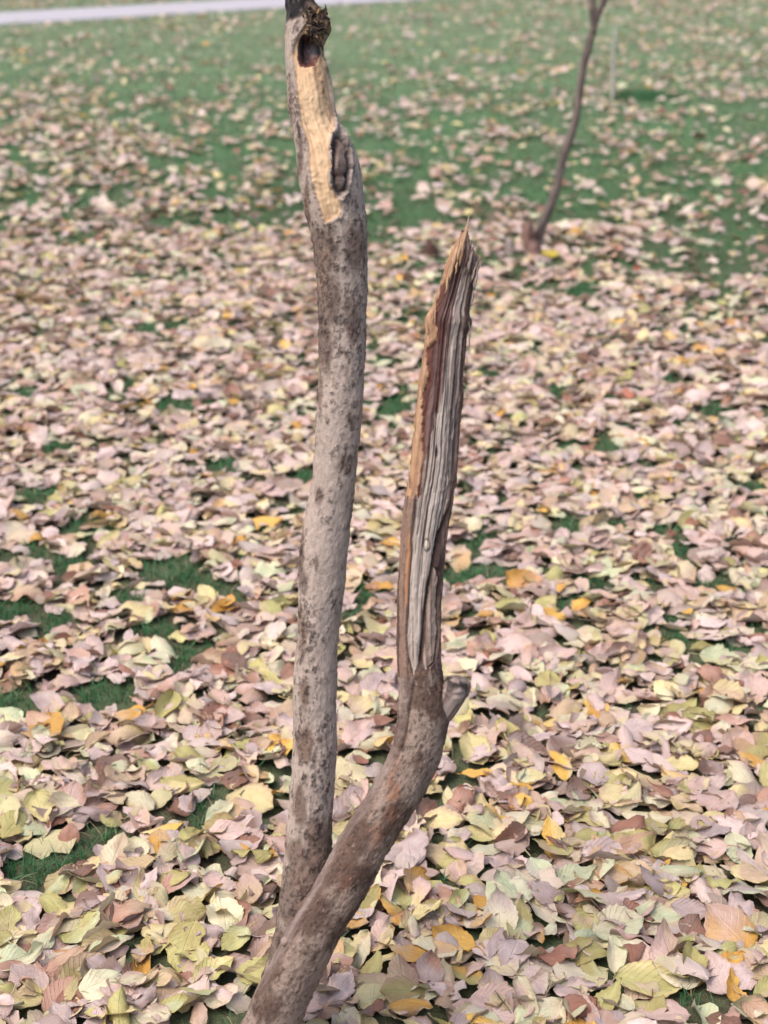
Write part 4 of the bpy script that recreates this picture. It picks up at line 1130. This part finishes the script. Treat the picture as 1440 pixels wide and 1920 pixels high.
# ------------------------------------------------------------------ grass
def blades(x, y, z, h, wd, lean, cols, seg=3):
    n = len(x); yaw = rng.uniform(0, 6.283, n); f = rng.uniform(0, 6.283, n)
    dx, dy = np.cos(f) * lean, np.sin(f) * lean
    sx, sy = np.cos(yaw), np.sin(yaw)
    V = np.zeros((n, (seg + 1) * 2, 3)); L = np.zeros((n, (seg + 1) * 2, 3))
    for k in range(seg + 1):
        t = k / seg; ww = wd * (1 - t ** 1.6 * .9) * .5
        cx = x + dx * h * t * t; cy = y + dy * h * t * t; cz = z + h * (t - .30 * lean * t * t) - .004
        for s_, sg in ((0, -1), (1, 1)):
            V[:, 2 * k + s_] = np.stack([cx + sg * sx * ww, cy + sg * sy * ww, cz], -1)
    b = (np.arange(n) * (seg + 1) * 2)[:, None]
    q = np.array([[2 * k, 2 * k + 1, 2 * k + 3, 2 * k + 2] for k in range(seg)])
    Q = (b[:, :, None] + q[None]).reshape(-1, 4)
    C = np.repeat(cols[:, None], (seg + 1) * 2, 1).reshape(-1, 3)
    return V.reshape(-1, 3), Q, C

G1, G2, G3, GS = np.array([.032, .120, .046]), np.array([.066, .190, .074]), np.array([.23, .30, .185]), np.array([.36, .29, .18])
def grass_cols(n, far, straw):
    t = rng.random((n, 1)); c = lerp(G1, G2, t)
    c = lerp(c, G3, np.clip(far, 0, 1)[:, None] * rng.uniform(.3, 1, (n, 1)))  # far blades pale towards G3, haze of distance put into their colour
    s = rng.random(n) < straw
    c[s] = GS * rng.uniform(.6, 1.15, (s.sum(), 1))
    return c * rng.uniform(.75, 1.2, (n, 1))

def make_grass():
    out = []
    # turf in every gap between the leaves close by
    x, y = scatter(1.3, 5.6, 42000)
    i = ((x - HX0) / CELL).astype(int).clip(0, HNX - 1); j = ((y - HY0) / CELL).astype(int).clip(0, HNY - 1)
    hm_ = hole_mask(x, y)
    clump = fbm(x * 22, y * 22, 77, 2)
    green = np.maximum(hm_, smooth(.40, .58, fbm(x * 1.5 + 3, y * 1.3, 78, 3)) * .8)
    k = (~COV[i, j]) & (rng.random(len(x)) < green * np.interp(y, [1.5, 3.5, 5.5], [1, .7, .35]) * (.35 + .65 * smooth(.35, .6, clump)))
    x, y = x[k], y[k]; n = len(x)
    out.append(blades(x, y, terrain(x, y), rng.uniform(.016, .042, n), rng.uniform(.0014, .0026, n) * np.interp(y, [2, 5], [1, 1.5]), rng.uniform(.1, 1.3, n), grass_cols(n, np.zeros(n), .045)))
    # odd blades and straws between the leaves
    x, y = scatter(1.3, 5.4, 160); n = len(x)
    out.append(blades(x, y, terrain(x, y), rng.uniform(.02, .055, n), rng.uniform(.0011, .002, n), rng.uniform(.5, 1.4, n), grass_cols(n, np.zeros(n), .5)))
    # lawn further off
    for y0, y1, dn, wd, h in ((5.0, 7.0, 4200, .0028, .034), (7.0, 11, 2200, .0045, .036), (11, 25, 800, .008, .038)):
        x, y = scatter(y0, y1, dn); pd = path_dist(x, y)
        cv = cover(x, y)
        k = ((pd < -.02) | (pd > PATH_W + .02)) & (rng.random(len(x)) < 1.1 - .8 * smooth(.6, .95, cv) * (y < 7)) & (rng.random(len(x)) < smooth(4.9, 5.8, y) + .15)
        x, y = x[k], y[k]; n = len(x)
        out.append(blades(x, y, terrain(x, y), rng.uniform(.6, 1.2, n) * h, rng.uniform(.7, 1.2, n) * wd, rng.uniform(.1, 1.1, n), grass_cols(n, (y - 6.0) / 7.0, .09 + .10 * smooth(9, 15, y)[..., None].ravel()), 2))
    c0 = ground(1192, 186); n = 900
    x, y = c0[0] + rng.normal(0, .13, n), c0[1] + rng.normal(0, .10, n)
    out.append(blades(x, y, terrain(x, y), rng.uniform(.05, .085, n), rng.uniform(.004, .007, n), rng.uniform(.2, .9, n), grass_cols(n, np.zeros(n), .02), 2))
    V, Q, C = [], [], []; off = 0
    for v, q, c in out:
        V.append(v); Q.append(q + off); C.append(c); off += len(v)
    V, Q, C = np.concatenate(V), np.concatenate(Q), np.concatenate(C)
    print('grass quads', len(Q))
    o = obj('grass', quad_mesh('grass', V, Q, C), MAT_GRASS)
    tag(o, 'short dark green lawn grass showing between the leaves', 'grass', kind='stuff')
make_grass()

# ------------------------------------------------------------------ small odd things
def odd_things():
    r_ = np.random.default_rng(500)
    # dark clod of earth in the grass
    P = ground(806, 488); n, m = 14, 20
    ph = np.linspace(0.02, math.pi - .02, n)[:, None]; th = np.linspace(0, 2 * math.pi, m, endpoint=False)[None]
    d_ = 1 + .5 * (fbm(th / 6.2832 * 5 + 0 * ph, ph * 3, 7, 3, 5) - .5)
    V = np.stack([.033 * d_ * np.sin(ph) * np.cos(th), .030 * d_ * np.sin(ph) * np.sin(th), .034 * d_ * np.cos(ph) + 0 * th], -1).reshape(-1, 3)
    i = np.arange(n - 1)[:, None] * m + np.arange(m)[None]; j = np.arange(n - 1)[:, None] * m + (np.arange(m)[None] + 1) % m
    Q = np.stack([i, i + m, j + m, j], -1).reshape(-1, 4)
    o = obj('soil_clod', quad_mesh('soil_clod', V, Q, np.tile(srgb(74, 54, 48), (len(V), 1)), V * 1.0), MAT_BARK)
    o.location = (P[0], P[1], terrain(P[0], P[1]) + .022)
    tag(o, 'dark brown clod in the grass left of the sapling', 'clod')
    # tiny red scrap and a rusty crumpled leaf further back
    for px, py, L, c1, c2, pose, name, lab, cat in ((1192, 520, .022, srgb(214, 70, 64), srgb(190, 60, 60), 'flat', 'red_scrap', 'tiny bright red scrap among the leaves right of the sapling', 'scrap'),
                                          (1163, 757, .085, srgb(186, 116, 92), srgb(158, 96, 80), 'curled', 'crumpled_leaf', 'reddish crumpled leaf on the pale litter right of the snapped stem', 'leaf'),
                                          (1145, 602, .10, srgb(222, 214, 198), srgb(206, 192, 176), 'curled', 'rolled_leaf', 'whitish rolled leaf lying crosswise right of the snapped stem', 'leaf'),
                                          (1030, 500, .075, srgb(196, 178, 60), srgb(176, 160, 60), 'flat', 'bright_leaf', 'bright yellow leaf at the foot of the sapling', 'leaf')):
        V, Q, u, v = leaf_shape(r_, 12, 3, pose)
        P = ground(px, py); V = V * L
        Rm = Matrix.Rotation(math.radians(22), 3, 'X') @ Matrix.Rotation(math.radians(90 if name == 'rolled_leaf' else 70), 3, 'Z')
        z = settle(V @ np.array(Rm).T, P[0], P[1]) + .012
        o = obj(name, quad_mesh(name, V, Q, lerp(c1, c2, smooth(.2, .9, v)[:, None]) * .82, np.column_stack([u, v, u * 0 + .3])), MAT_LEAF)
        o.matrix_world = Matrix.Translation((P[0], P[1], z)) @ Rm.to_4x4()
        tag(o, lab, cat)
odd_things()
